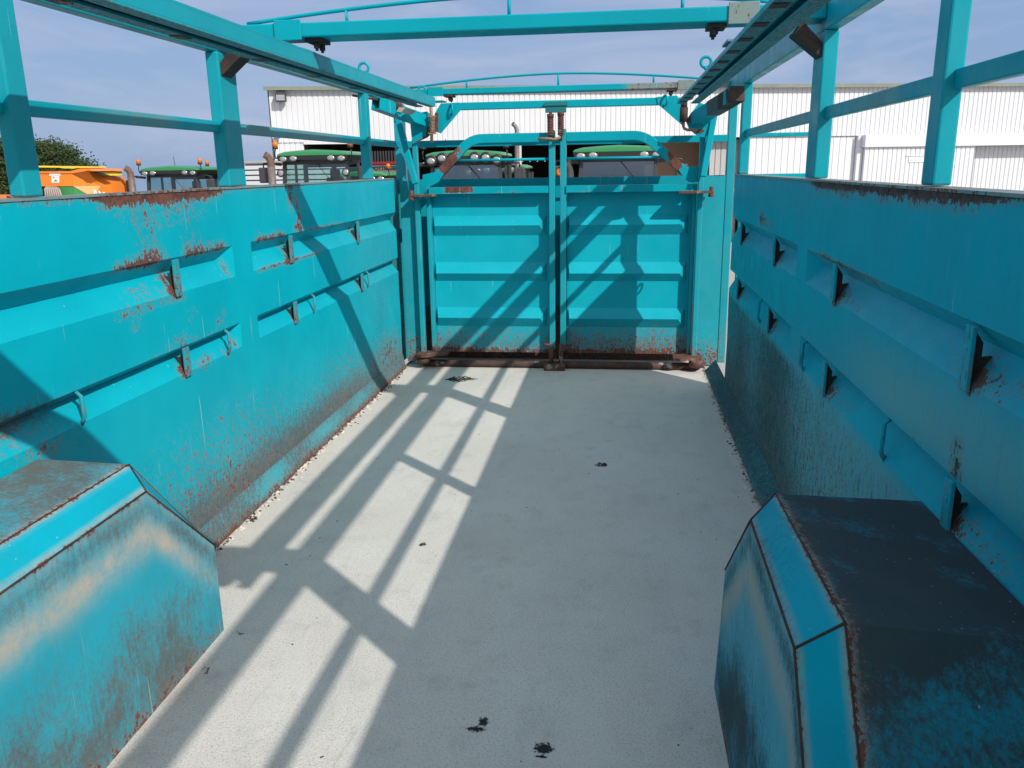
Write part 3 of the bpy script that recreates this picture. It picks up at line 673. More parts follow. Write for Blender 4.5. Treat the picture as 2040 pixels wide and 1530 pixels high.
def dense_plate(mb, pts, vec):
    mb.prism(pts, vec)
hp = [(812, 227), (851, 222), (866, 236), (868, 258), (851, 274), (822, 287), (817, 246)]
mb = MB(); mb.prism([pp(x, y, 6.44) for x, y in hp], (0, 0.01, 0)); hook_l = mb.build('hook_plate', TEALF, trailer)
mb = MB(); mb.prism([pp(x, y, 6.437) for x, y in ((851, 250), (862, 252), (860, 266), (851, 274), (822, 287), (838, 276), (848, 270))], (0, 0.002, 0)); mb.build('rust_patch', RUST, hook_l)
hp = [(1366, 240), (1393, 204), (1415, 212), (1413, 266), (1404, 274), (1391, 272), (1373, 258)]
mb = MB(); mb.prism([pp(x, y, 6.44) for x, y in hp], (0, 0.01, 0)); hook_r = mb.build('hook_plate', TEALF, trailer)
mb = MB(); mb.prism([pp(x, y, 6.437) for x, y in ((1366, 240), (1380, 221), (1378, 232), (1374, 244), (1368, 246))], (0, 0.002, 0)); mb.build('rust_patch', RUST, hook_r); mb = MB(); mb.prism([pp(x, y, 6.437) for x, y in ((1386, 259), (1400, 257), (1404, 261), (1396, 266), (1388, 265))], (0, 0.002, 0)); mb.build('rust_patch', RUST, hook_r)
def spring(parent, x, y, z0, z1, r, turns, wire, mat):
    mb = MB(); n = turns*10
    mb.tube([(x+r*math.cos(2*math.pi*i/10), y+r*math.sin(2*math.pi*i/10), z0+(z1-z0)*i/n) for i in range(n+1)], wire, 6)
    return mb.build('spring', mat, parent)
a, b = at(858, 205, Y=6.38), at(862, 284, Y=6.38)
mb = MB(); mb.tube([(a.x, 6.38, a.z), ((a.x+b.x)/2, 6.38, (a.z+b.z)/2), (b.x-0.008, 6.38, b.z)], 0.012, 8); mb.box(a.x-0.03, a.x+0.035, 6.365, 6.40, 1.955, 1.965); mb.box(a.x-0.025, a.x+0.03, 6.365, 6.40, 1.832, 1.842); k = mb.build('spring_bolt', SPRING, hook_l)
spring(hook_l, a.x+0.004, 6.38, 1.842, 1.955, 0.018, 11, 0.0045, SPRING)
mb = MB(); mb.prism([pp(x, y, 6.42) for x, y in ((866, 226), (873, 224), (873, 262), (866, 264))], (0, 0.01, 0)); mb.build('rust_strap', RUST, hook_l)
a = at(1363, 205, Y=6.38)
mb = MB(); mb.tube([(a.x, 6.38, a.z), (a.x, 6.38, 1.85), (a.x+0.006, 6.38, 1.835), (a.x+0.03, 6.38, 1.823), (a.x+0.10, 6.38, 1.822)], 0.011, 8); k = mb.build('spring_bolt', SPRING, hook_r)
mb = MB(); mb.tube([(a.x, 6.38, 2.02), (a.x, 6.38, 1.98)], 0.024, 10); mb.tube([(a.x, 6.38, 1.98), (a.x, 6.38, 1.88)], 0.03, 10); mb.build('bolt_housing', RUSTD, hook_r)
# slanted stays and the square sockets of the swinging header
for p, q in (((792, 232), (828, 366)), ((1424, 222), (1401, 352))):
    a, b = at(*p, Y=6.46), at(*q, Y=6.40)
    mb = MB(); dense_bar(mb, (a.x, 6.46, a.z), (b.x, 6.40, b.z), 0.045, 0.045, (0, 1, 0), 12); mb.build('slanted_stay', TEALF, trailer, bevel=0.005)
def socket(p, q, w, lbl):
    p, q = Vector(p), Vector(q); d = (q-p).normalized(); side = d.cross(Vector((0, 0, 1))).normalized(); u = side.cross(d)
    mb = MB(); t = 0.008
    for s_ in (-1, 1):
        mb.bar(p+side*s_*(w/2-t/2), q+side*s_*(w/2-t/2), t, w-2*t-0.001); mb.bar(p+u*s_*(w/2-t/2), q+u*s_*(w/2-t/2), w, t)
    return mb.build('square_socket', TEALF, trailer)
sk = socket((-1.225, 6.02, 2.035), (-0.965, 6.47, 1.925), 0.085, '')
mb = MB(); mb.prism([pp(x, y, 6.10) for x, y in ((795, 213), (812, 216), (829, 221), (820, 229), (790, 222))], (0, 0.004, 0)); mb.build('bare_plate', mat_plain('bare_primer_plate', (0.40, 0.37, 0.31), 0.8, var=0.2), sk)
mb = MB(); v_ = at(794, 208, Y=6.16); mb.tube([(v_.x, 6.16, v_.z-0.045), (v_.x, 6.16, v_.z+0.04)], 0.028, 12); mb.build('rust_collar', RUST, sk)
mb = MB(); a, b = at(702, 190, Y=6.0), at(752, 200, Y=6.05); mb.bar((a.x, 6.0, a.z), (b.x+0.02, 6.05, b.z), 0.05, 0.012); mb.build('pin_handle', RUSTD, sk)
mb = MB(); mb.ring((-0.96, 6.43, 1.93), (0.3, -1, 0.1), 0.036, 0.010); mb.build('pivot_ring', TEALF, sk)
sk = socket((1.235, 5.86, 2.005), (1.06, 6.44, 1.90), 0.088, '')
mb = MB(); mb.bar((1.262, 5.79, 2.021), (1.200, 5.98, 1.983), 0.094, 0.094); mb.build('end_cap', RUSTD, sk)
mb = MB(); mb.bar((1.197, 5.984, 1.981), (1.145, 6.15, 1.952), 0.094, 0.094); mb.build('rust_sleeve', mat_rusty('rust_on_teal', (0.02, 0.14, 0.16), (0.12, 0.07, 0.055), (0.02, 0.2, 0.23), scale=9), sk)

# ---- gate leaves
def leaf(x0, x1, inner_x, lab):
    root = MB(); y = 6.58; t = 0.012; zlo, zhi = 0.105, 1.386
    ribs = [(1.212, 1.137, 1.056), (0.845, 0.760, 0.693), (0.478, 0.398, 0.322)]; d = 0.052; tp = 0.055
    zs = [zlo]
    for zt, zm, zl in ribs[::-1]: zs += [zl, zt]
    zs.append(zhi)
    for k in range(0, len(zs), 2): root.patch((x0, y, zs[k]), (x1, y, zs[k]), (x1, y, zs[k+1]), (x0, y, zs[k+1]), 0.025)
    xa, xb = x0+0.01, x1-0.02
    for zt, zm, zl in ribs:
        root.patch((xa+0.012, y-d, zm), (xb-tp, y-d, zm), (xb, y, zt), (xa, y, zt), 0.03)
        root.patch((xa, y, zl), (xb, y, zl), (xb-tp, y-d, zm), (xa+0.012, y-d, zm), 0.03)
        root.patch((xb, y, zl), (xb, y, zt), (xb-tp, y-d, zm), (xb-tp, y-d, zm), 0.03); root.patch((xa, y, zt), (xa, y, zl), (xa+0.012, y-d, zm), (xa+0.012, y-d, zm), 0.03)
        root.patch((x0, y, zl), (xa, y, zl), (xa, y, zt), (x0, y, zt), 0.1); root.patch((xb, y, zl), (x1, y, zl), (x1, y, zt), (xb, y, zt), 0.1)
    root.patch((x0, y+0.03, zlo), (x1, y+0.03, zlo), (x1, y+0.03, zhi), (x0, y+0.03, zhi), 0.3)
    root.sm = [True]*len(root.sm)
    for p in root.v: p.y += 0.0030*mnoise.noise(Vector((p.x*2.6, p.z*2.6, 4.0)))
    g = root.build('gate_leaf', TEAL, trailer, attrs=gate_attr, fix=False, label=lab)
    return g
gl = leaf(-0.968, -0.034, -0.05, 'partition gate leaf beside the sunlit wall'); gr = leaf(0.106, 1.060, 0.1, 'partition gate leaf half in shadow')
def stile(parent, xc, w, y0, y1, z0, z1):
    mb = MB(); dense_bar(mb, (xc, (y0+y1)/2, z0), (xc, (y0+y1)/2, z1), w, y1-y0, (0, 1, 0), 50)
    return mb.build('stile', TEALF, parent, bevel=0.005, attrs=lambda p: (0.55*sst(0.24-p.z, 0, 0.16)+0.14*sst(0.5-p.z, 0, 0.3), 0.1, 0.08))
stile(gl, -0.985, 0.030, 6.50, 6.595, 0.10, 1.44); stile(gr, 1.076, 0.030, 6.50, 6.595, 0.10, 1.44)
stile(gl, -0.006, 0.046, 6.49, 6.56, 0.14, 1.845); stile(gr, 0.080, 0.046, 6.49, 6.56, 0.14, 1.855)
def toprail(parent, x0, x1, f):
    mb = MB(); n = 40
    mb.patch((x0, 6.475, 1.386), (x1, 6.475, 1.386), (x1, 6.475, 1.437), (x0, 6.475, 1.437), 0.02)
    mb.patch((x0, 6.475, 1.437), (x1, 6.475, 1.437), (x1, 6.60, 1.437), (x0, 6.60, 1.437), 0.05)
    mb.patch((x0, 6.475, 1.386), (x1, 6.475, 1.386), (x1, 6.60, 1.386), (x0, 6.60, 1.386), 0.05)
    for x in (x0, x1): mb.patch((x, 6.475, 1.386), (x, 6.60, 1.386), (x, 6.60, 1.437), (x, 6.475, 1.437), 0.05)
    mb.build('top_angle', TEALF, parent, attrs=f, fix=False)
toprail(gl, -0.968, -0.031, lambda p: (0.95*seg(p.x, -0.845, -0.625, 0.012)*sst(p.z, 1.38, 1.40)+0.4*blob(p.x, p.z, -0.3, 1.39, 0.06, 0.015)+0.4*blob(p.x, p.z, -0.42, 1.39, 0.04, 0.012), 0, 0))
toprail(gr, 0.105, 1.060, lambda p: (0.35*blob(p.x, p.z, 0.25, 1.388, 0.1, 0.012), 0, 0))
def guard(parent, pts, rust_rng):
    mb = MB(); P3 = [Vector((x, 6.535, z)) for x, z in pts]
    # flat bar bent in the gate plane: constant width, dense along its length
    dens = []
    for a, b in zip(P3, P3[1:]):
        n = max(2, int((b-a).length/0.02)); dens += [a.lerp(b, i/n) for i in range(n)]
    dens.append(P3[-1]); w = 0.034
    base = []
    for i, p in enumerate(dens):
        d = (dens[min(i+1, len(dens)-1)]-dens[max(i-1, 0)]).normalized(); nrm = Vector((-d.z, 0, d.x))
        base.append([p+nrm*w+Vector((0, -0.025, 0)), p-nrm*w+Vector((0, -0.025, 0)), p-nrm*w+Vector((0, 0.025, 0)), p+nrm*w+Vector((0, 0.025, 0))])
    n = len(base); fs = [(3, 2, 1, 0), (4*n-4, 4*n-3, 4*n-2, 4*n-1)]
    for i in range(n-1):
        for k in range(4): fs.append((4*i+k, 4*i+(k+1) % 4, 4*i+4+(k+1) % 4, 4*i+4+k))
    mb.add([q for r_ in base for q in r_], fs)
    return mb.build('upper_guard', TEALF, parent, bevel=0.004, attrs=lambda p: (0.95*seg(p.x, rust_rng[0], rust_rng[1], 0.015), 0, 0))
def arc(p, c, q, n=6):
    return [((1-t)**2*p[0]+2*t*(1-t)*c[0]+t*t*q[0], (1-t)**2*p[1]+2*t*(1-t)*c[1]+t*t*q[1]) for t in [i/n for i in range(n+1)]]
guard(gl, [(-0.955, 1.475)]+arc((-0.70, 1.728), (-0.632, 1.797), (-0.54, 1.797))+[(-0.03, 1.797)], (-0.90, -0.735))
guard(gr, [(0.104, 1.797)]+arc((0.60, 1.797), (0.69, 1.797), (0.755, 1.74))+[(1.055, 1.475)], (0.875, 0.975))
mb = MB(); mb.prism([pp(x, y, 6.500) for x, y in ((842, 348), (862, 344), (874, 340), (884, 347), (874, 362), (858, 371), (842, 372))], (0, 0.009, 0)); mb.build('end_plate', TEALF, gl)
mb = MB(); mb.prism([pp(x, y, 6.500) for x, y in ((1352, 338), (1362, 332), (1392, 332), (1392, 362), (1378, 364), (1362, 354))], (0, 0.009, 0)); mb.build('end_plate', TEALF, gr)
mb = MB(); mb.tube([(-0.79, 6.53, 1.637), (-0.028, 6.53, 1.637)], 0.010, 8); mb.build('guard_rod', TEALF, gl)
mb = MB(); mb.tube([(0.104, 6.53, 1.637), (0.86, 6.53, 1.637)], 0.010, 8); mb.build('guard_rod', TEALF, gr)
# hinges
for parent, x0, x1, xp, z in ((gl, -1.10, -0.905, -1.085, 1.378), (gr, 0.945, 1.20, 1.185, 1.380)):
    mb = MB(); mb.box(x0, x1, 6.36, 6.475, z-0.009, z+0.009); mb.lathe((xp, 6.38, z-0.035), (0, 0, 1), [(0.024, 0), (0.024, 0.022), (0.016, 0.024), (0.016, 0.075)], 12); mb.build('hinge', RUST, parent, bevel=0.003)
for parent, x0, x1, xp, z in ((gl, -1.10, -0.86, -1.06, 0.105), (gr, 0.95, 1.17, 1.13, 0.10)):
    mb = MB(); mb.prism([(x0, 6.36, z), (x0+0.05, 6.33, z), (x1, 6.43, z), (x1, 6.56, z), (x0, 6.50, z)], (0, 0, 0.022)); mb.lathe((xp, 6.42, z-0.06), (0, 0, 1), [(0.05, 0), (0.06, 0.03), (0.05, 0.058)], 12); mb.build('hinge', RUST, parent)
# centre bolts: springs, handles, top keeper, bottom keeper
for parent, x, dz in ((gl, -0.012, 0.0), (gr, 0.066, 0.012)):
    mb = MB(); mb.tube([(x, 6.455, 1.765), (x, 6.455, 2.01)], 0.011, 8); mb.tube([(x, 6.455, 1.935+dz), (x, 6.455, 1.962+dz)], 0.026, 10); mb.tube([(x, 6.455, 1.806), (x, 6.455, 1.815)], 0.024, 10); bolt = mb.build('drop_bolt', RUST, parent)
    spring(bolt if False else parent, x, 6.455, 1.815, 1.935+dz, 0.020, 11, 0.0055, RUST)
    mb = MB(); mb.tube([(x, 6.455, 0.03), (x, 6.455, 0.20)], 0.017, 8); mb.tube([(x, 6.455, 0.195), (x-0.06 if x < 0 else x+0.09, 6.43, 0.205)], 0.010, 8); mb.build('drop_bolt', RUST, parent)
mb = MB(); mb.tube([(-0.105, 6.43, 1.783), (-0.005, 6.43, 1.782), (0.01, 6.43, 1.775), (0.066, 6.44, 1.792)], 0.011, 8); mb.build('bolt_handle', SPRING, gl)
mb = MB(); mb.box(-0.055, 0.112, 6.43, 6.498, 2.018, 2.045); mb.box(-0.048, 0.105, 6.44, 6.498, 1.972, 2.0175); mb.build('bolt_keeper', TEALD, header)
mb = MB(); mb.box(-0.068, 0.102, 6.375, 6.44, 0.001, 0.048); mb.build('bolt_keeper', RUST, trailer, bevel=0.006)
mb = MB(); mb.tube([(-1.075, 6.475, 0.030), (-1.06, 6.475, 0.030), (1.15, 6.475, 0.030), (1.165, 6.475, 0.030)], [0.020, 0.0285, 0.0285, 0.022], 12); mb.build('sill_bar', mat_rusty('dark_sill_steel', (0.035, 0.024, 0.022), (0.105, 0.058, 0.045), (0.36, 0.33, 0.29), scale=11), trailer)

# ---- open side door beyond the shaded wall
sd = MB(); sd.box(1.475, 1.53, 6.98, 7.03, 0.02, 1.815); sd.box(2.03, 2.075, 6.98, 7.03, 0.02, 1.815); sd.box(1.531, 2.029, 6.985, 7.025, 1.782, 1.812); sd.box(1.531, 2.029, 6.99, 7.02, 0.05, 1.498)
sdo = sd.build('side_door', TEALF, trailer, bevel=0.004, label='open side door standing outside the shaded wall')
mb = MB(); mb.box(1.393, 1.474, 6.80, 7.0, 1.37, 1.385); mb.build('hinge', GREYM, sdo)
mb = MB(); mb.ring((1.335, 5.94, 1.30), (1, 0.2, 0), 0.030, 0.007, 14); mb.build('latch_ring', GREYM, wr)

# ------------------------------------------------------------------ litter on the bed
def litter(cx, cy, n, spread, L, name, label, leafy=True, thick=0.003):
    mb = MB(); rnd = random.Random(int(cx*1000+cy*77))
    for i in range(n):
        a = rnd.uniform(0, math.tau); r_ = spread*math.sqrt(rnd.random()); x = cx+r_*math.cos(a)*1.6; y = cy+r_*math.sin(a)
        a2 = rnd.uniform(-0.7, 0.7)+(0 if rnd.random() < 0.7 else 1.5); l = L*rnd.uniform(0.4, 1.0); z = thick*0.6+0.001
        p0 = Vector((x-l/2*math.cos(a2), y-l/2*math.sin(a2), z)); p1 = Vector((x, y, z+l*rnd.uniform(0.05, 0.35))); p2 = Vector((x+l/2*math.cos(a2), y+l/2*math.sin(a2), z))
        if leafy and rnd.random() < 0.55:
            w = Vector((-math.sin(a2), math.cos(a2), 0.3))*l*0.28; mb.add([p0, p1+w, p2, p1-w*0.8+Vector((0, 0, l*0.1)), p1+Vector((0, 0, l*0.12))], [(0, 4, 1), (1, 4, 2), (2, 4, 3), (3, 4, 0)])
        else: mb.tube([p0, p1, p2], thick*rnd.uniform(0.5, 1), 5)
    o = mb.build(name, TWIG, off=(cx, cy, 0)); o.location = (cx, cy, 0); return tag(o, label, 'leaf litter')
v = at(920, 757, Z=0)
litter(v.x, v.y, 34, 0.062, 0.075, 'twig_clump', 'dark string of dry twigs on the floor before the partition gate', False, 0.0035)
v = at(1198, 927, Z=0); litter(v.x, v.y, 20, 0.018, 0.035, 'curled_leaf', 'dark curled leaf clump alone in the shaded middle of the floor')
v = at(843, 1086, Z=0); litter(v.x, v.y, 10, 0.010, 0.022, 'curled_leaf', 'small crumpled leaf on the sunlit floor strip')
v = at(400, 1337, Z=0); litter(v.x+0.02, v.y, 4, 0.010, 0.03, 'straw_bit', 'thin bent straw beside the left wheel arch foot', False, 0.0014)
v = at(479, 1263, Z=0); litter(v.x, v.y, 3, 0.007, 0.025, 'straw_bit', 'short straw just beyond the left wheel arch corner', False, 0.0014)
v = at(497, 1034, Z=0); litter(v.x+0.02, v.y, 10, 0.012, 0.03, 'dry_leaf', 'brown dry leaf caught against the foot of the sunlit wall')
mb = MB(); rnd = random.Random(3)
for i in range(150):
    x = rnd.uniform(-1.1, 1.12); y = rnd.uniform(1.7, 6.3); s_ = rnd.choice((0.0010, 0.0012, 0.0016, 0.0028)); a = rnd.uniform(0, 3.1)
    if abs(x) > 0.8 and y < 2.6: continue
    d = Vector((math.cos(a), math.sin(a), 0))*s_*rnd.uniform(1, 2.2); e = Vector((-math.sin(a), math.cos(a), 0))*s_
    c = Vector((x, y, 0.0006)); mb.add([c-d-e, c+d-e*0.6, c+d+e, c-d*0.7+e, c+Vector((0, 0, s_*1.2))], [(0, 1, 4), (1, 2, 4), (2, 3, 4), (3, 0, 4)])
tag(mb.build('floor_crumbs', TWIG), 'dark crumbs scattered over the pale trailer floor', 'crumbs', kind='stuff')

PALEGRIT = mat_plain('pale_grit', (0.60, 0.56, 0.50), 0.9, var=0.3, scale=80)
for nm, lab, mt, n, sd in (('edge_grit', 'pale crumbled grit lying along the edges of the trailer floor', PALEGRIT, 420, 11), ('edge_litter', 'dark dry litter caught along the edges of the trailer floor', TWIG, 240, 12)):
    mb = MB(); rnd = random.Random(sd)
    for i in range(n):
        left = rnd.random() < 0.62; y = rnd.uniform(2.5, 6.35); x = (-1.197+abs(rnd.gauss(0, 0.018))) if left else (1.197-abs(rnd.gauss(0, 0.016)))
        s_ = rnd.uniform(0.002, 0.008)*(1 if sd == 11 else 0.9); a = rnd.uniform(0, 3.1); d = Vector((math.cos(a), math.sin(a), 0))*s_*rnd.uniform(1, 1.8); e = Vector((-math.sin(a), math.cos(a), 0))*s_
        c = Vector((x, y, 0.001)); mb.add([c-d-e, c+d-e*0.6, c+d+e, c-d*0.7+e, c+Vector((0, 0, s_*1.3))], [(0, 1, 4), (1, 2, 4), (2, 3, 4), (3, 0, 4)])
    tag(mb.build(nm, mt), lab, 'debris', kind='stuff')
# ================================================================== THE YARD
g = MB(); gp = [(-300, GZ), (52, GZ), (70, GZ-1.0), (120, GZ-6), (600, GZ-70)]
g.add([(x, y, z) for y, z in gp for x in (-500, 500)], [(2*i, 2*i+1, 2*i+3, 2*i+2) for i in range(4)]); g.build('ground', GROUND)['kind'] = 'structure'      # the yard lies on a rise: the land falls away behind it

# ---- the shed
P0 = at(545, 300, Y=26.0); P0.z = GZ
ang = math.atan(0.248); UD = Vector((math.cos(ang), math.sin(ang), 0)); ND = Vector((-math.sin(ang), math.cos(ang), 0))   # along the facade, and into the shed
def s_of(px):
    a = at(px, 300, Y=10.0)-CAM; # ray direction in plan
    # intersect CAM + t*a with the facade line
    A = Vector((a.x, a.y)); B = Vector((UD.x, UD.y)); C = Vector((P0.x-CAM.x, P0.y-CAM.y))
    det = A.x*-B.y+B.x*A.y; s_ = (A.x*C.y-A.y*C.x)/det
    return s_
def F(s_, z, n=0.0): q = P0+UD*s_+ND*n; return Vector((q.x, q.y, GZ+z))
shed = thing('machinery_shed', tuple(P0), 'long white corrugated machinery shed with a wide dark open bay', 'shed')
HE, HO = 5.12, 3.53
s_end = 42.0; sA, sB, sC = s_of(606), s_of(1424), s_of(1482)
def corrugated(mb, s0, s1, z0, z1, n0=0.0, pitch=0.168, gap=0.040, dep=0.022, rnd_=True):
    s_ = s0; prof = []
    while s_ < s1-1e-6:
        e = min(s_+pitch, s1); prof += [(s_, 0.0), (max(s_, e-gap), 0.0), (max(s_, e-gap*0.72), dep), (max(s_, e-gap*0.28), dep)]; s_ = e
    prof.append((s1, 0.0))
    base = len(mb.v)
    for (a, d) in prof: mb.v += [F(a, z0, n0+d), F(a, z1, n0+d)]
    for i in range(len(prof)-1): mb.f.append([base+2*i, base+2*i+2, base+2*i+3, base+2*i+1]); mb.sm.append(False)
def slab(mb, s0, s1, n0, n1, z0, z1):
    pts = [F(a, z, n) for z in (z0, z1) for n in (n0, n1) for a in (s0, s1)]
    mb.add(pts, [(0,2,3,1),(4,5,7,6),(0,1,5,4),(2,6,7,3),(0,4,6,2),(1,3,7,5)])
DEP = 19.0
zj = 3.50
mb = MB(); corrugated(mb, 0.0, s_end, HO, HE); mb.build('upper_cladding', WHITEP, shed, fix=False)
mb = MB(); corrugated(mb, 0.02, sA, 0.0, HO-0.004, 0.03); mb.build('lower_cladding', WHITEP, shed, fix=False)
s1655, s1706, s1716, s1935 = s_of(1655), s_of(1705), s_of(1712), s_of(1934)
mb = MB(); corrugated(mb, sC, s1706, 0.0, HO-0.004, 0.06, 0.23, 0.022, 0.02); mb.build('lower_cladding', WHITEP, shed, fix=False)
mb = MB(); slab(mb, sA, sB+0.01, 0.0, 0.10, HO-0.06, HO-0.001); mb.build('lintel', WHITEP, shed)
mb = MB(); corrugated(mb, sB, sC, 0.0, HO-0.065, 0.45, 0.2, 0.03, 0.03); mb.build('jamb_panel', GREYB, shed, fix=False)
# sliding doors under a boxed track
mb = MB(); slab(mb, s1716, s_end, -0.34, -0.006, zj-0.36, HO+0.012); dtrack = mb.build('door_track', WHITEP, shed, bevel=0.01)
mb = MB(); corrugated(mb, s1716+0.08, s1935, 0.02, zj-0.365, -0.24); 
mb.poly(F(s1716+0.08, 0.02, -0.24), F(s1716+0.08, 0.02, -0.12), F(s1716+0.08, zj-0.365, -0.12), F(s1716+0.08, zj-0.365, -0.24)); mb.poly(F(s1935, 0.02, -0.24), F(s1935, 0.02, -0.12), F(s1935, zj-0.365, -0.12), F(s1935, zj-0.365, -0.24))
d1 = mb.build('sliding_door', WHITEP, shed, fix=False)
mb = MB(); sx_ = s_of(1828); slab(mb, sx_-0.45, sx_+0.25, -0.262, -0.243, 2.62, 2.80); slab(mb, sx_-0.55, sx_+0.35, -0.268, -0.243, 2.83, 2.85); mb.build('notice_plate', WHITEL, d1)
mb = MB(); corrugated(mb, s1935+0.001, s_end, 0.02, zj-0.365, 0.16); mb.build('sliding_door', WHITEP, shed, fix=False)
mb = MB(); slab(mb, s1706, s1716-0.002, -0.10, 0.05, 0.0, HO-0.006); slab(mb, s1716-0.0015, s1716+0.079, -0.10, 0.05, 0.0, zj-0.37); mb.build('door_post', WHITEP, shed)
# shell
mb = MB()
slab(mb, 0.0, s_end, DEP, DEP+0.05, 0.0, 2.95)
slab(mb, 0.0, s_end, DEP, DEP+0.05, 3.01, HE)
k = 0.0
while k < s_end: slab(mb, k, k+0.34, DEP+0.002, DEP+0.048, 2.9505, 3.0095); k += 0.42
slab(mb, -0.04, 0.0, 0.03, DEP, 0.0, HE); slab(mb, s_end, s_end+0.04, 0.03, DEP, 0.0, HE)
slab(mb, sA-0.05, sA-0.004, 0.12, 1.2, 0.0, HE-0.3)
mb.build('inner_wall', INTERIOR, shed)
mb = MB(); slab(mb, s_of(1322), sC+0.3, 2.2, 2.25, 0.0, HE-0.2); mb.build('partition_board', BROWNB, shed)
mb = MB(); pts = [F(-0.12, HE+0.03, -0.14), F(s_end+0.12, HE+0.03, -0.14), F(s_end+0.12, HE+0.62, DEP/2), F(-0.12, HE+0.62, DEP/2)]; mb.prism(pts, (0, 0, 0.05))
pts = [F(-0.12, HE+0.03, DEP+0.1), F(s_end+0.12, HE+0.03, DEP+0.1), F(s_end+0.12, HE+0.62, DEP/2+0.001), F(-0.12, HE+0.62, DEP/2+0.001)]; mb.prism(pts, (0, 0, 0.05))
mb.build('roof', GREYB, shed)
mb = MB(); slab(mb, -0.12, s_end+0.1, -0.20, -0.142, HE-0.03, HE+0.08); mb.build('eaves_trim', TRIM, shed)
# flood lights on the wall corner
def flood(px, py, w, h):
    s_ = s_of(px); zz = at(px, py, Y=26.2).z-GZ
    mb = MB(); slab(mb, s_-w/2, s_+w/2, -0.30, -0.10, zz-h/2, zz+h*0.10)
    mb.prism([F(s_-w/2, zz+h*0.1, -0.30), F(s_+w/2, zz+h*0.1, -0.30), F(s_+w*0.42, zz+h/2, -0.08), F(s_-w*0.42, zz+h/2, -0.08)], (0, 0, -0.03)); mb.tube([F(s_, zz, -0.12), F(s_, zz, 0.005)], 0.03, 6)
    fl_ = mb.build('flood_light', DGREY, shed)
    mb = MB(); slab(mb, s_-w*0.4, s_+w*0.4, -0.315, -0.302, zz-h*0.42, zz+h*0.05); mb.build('lens', CHROME, fl_)
flood(570, 192, 0.32, 0.36); flood(556, 272, 0.16, 0.14)
# ---- a low grey building with horizontal boarding, beyond the tractors
a, b = at(486, 325, Y=24.3), at(694, 325, Y=24.3)
lb = thing('slatted_outbuilding', ((a.x+b.x)/2, 24.3, GZ), 'low grey-white slatted building beyond the middle tractor, beside the shed corner', 'building')
mb = MB(); zt = a.z
z = GZ
while z < zt-0.05:
    mb.box(a.x, b.x, 24.32, 24.36, z+0.02, min(z+0.13, zt)); z += 0.15
mb.build('boarding', WHITEP, lb)
mb = MB(); mb.box(a.x, b.x, 24.37, 25.6, GZ, zt-0.02); mb.build('wall', DGREY, lb); mb = MB(); mb.box(a.x-0.05, b.x+0.05, 24.28, 25.7, zt, zt+0.06); mb.build('roof', GREYB, lb)

# ---- machines inside the bay
YH = 26.0; a = at(722, 322, Y=YH); b = at(812, 353, Y=YH)
mw = thing('hay_machine', ((a.x+b.x)/2, YH+0.3, GZ), 'dark grey hay machine with a red top bar and black lettering, at the shed mouth', 'farm machine')
mb = MB(); mb.box(a.x, b.x, YH, YH+0.8, GZ+0.55, at(760, 327, Y=YH).z); mb.build('body', mat_plain('grey_guard', (0.20, 0.195, 0.195), 0.6), mw)
z1 = at(760, 327, Y=YH).z; mb = MB(); mb.box(a.x, b.x, YH-0.04, YH+0.02, z1+0.0015, z1+0.075); mb.build('top_bar', REDP, mw)
mb = MB()
for i in range(16): x = a.x+(b.x-a.x)*(i+0.5)/16; mb.box(x-0.02, x+0.02, YH+0.05, YH+0.09, z1+0.0015, z1+0.40)
mb.build('tine_rack', DGREY, mw)
t0 = at(740.5, 339, Y=YH-0.02)
text_mesh('lettering', 'POTTINGER', 0.155, BLACK, mw, (t0.x, YH-0.0045, t0.z), (1, 0, 0), (0, 0, 1), 0.004, 0, 1.02, 0.006)
for x in (a.x+0.3, b.x-0.3):
    mb = MB(); mb.lathe((x, YH+0.4, GZ+0.38), (1, 0, 0), [(0.2, -0.12), (0.36, -0.12), (0.38, 0), (0.36, 0.12), (0.2, 0.12)], 20); mb.build('wheel', RUBBER, mw)
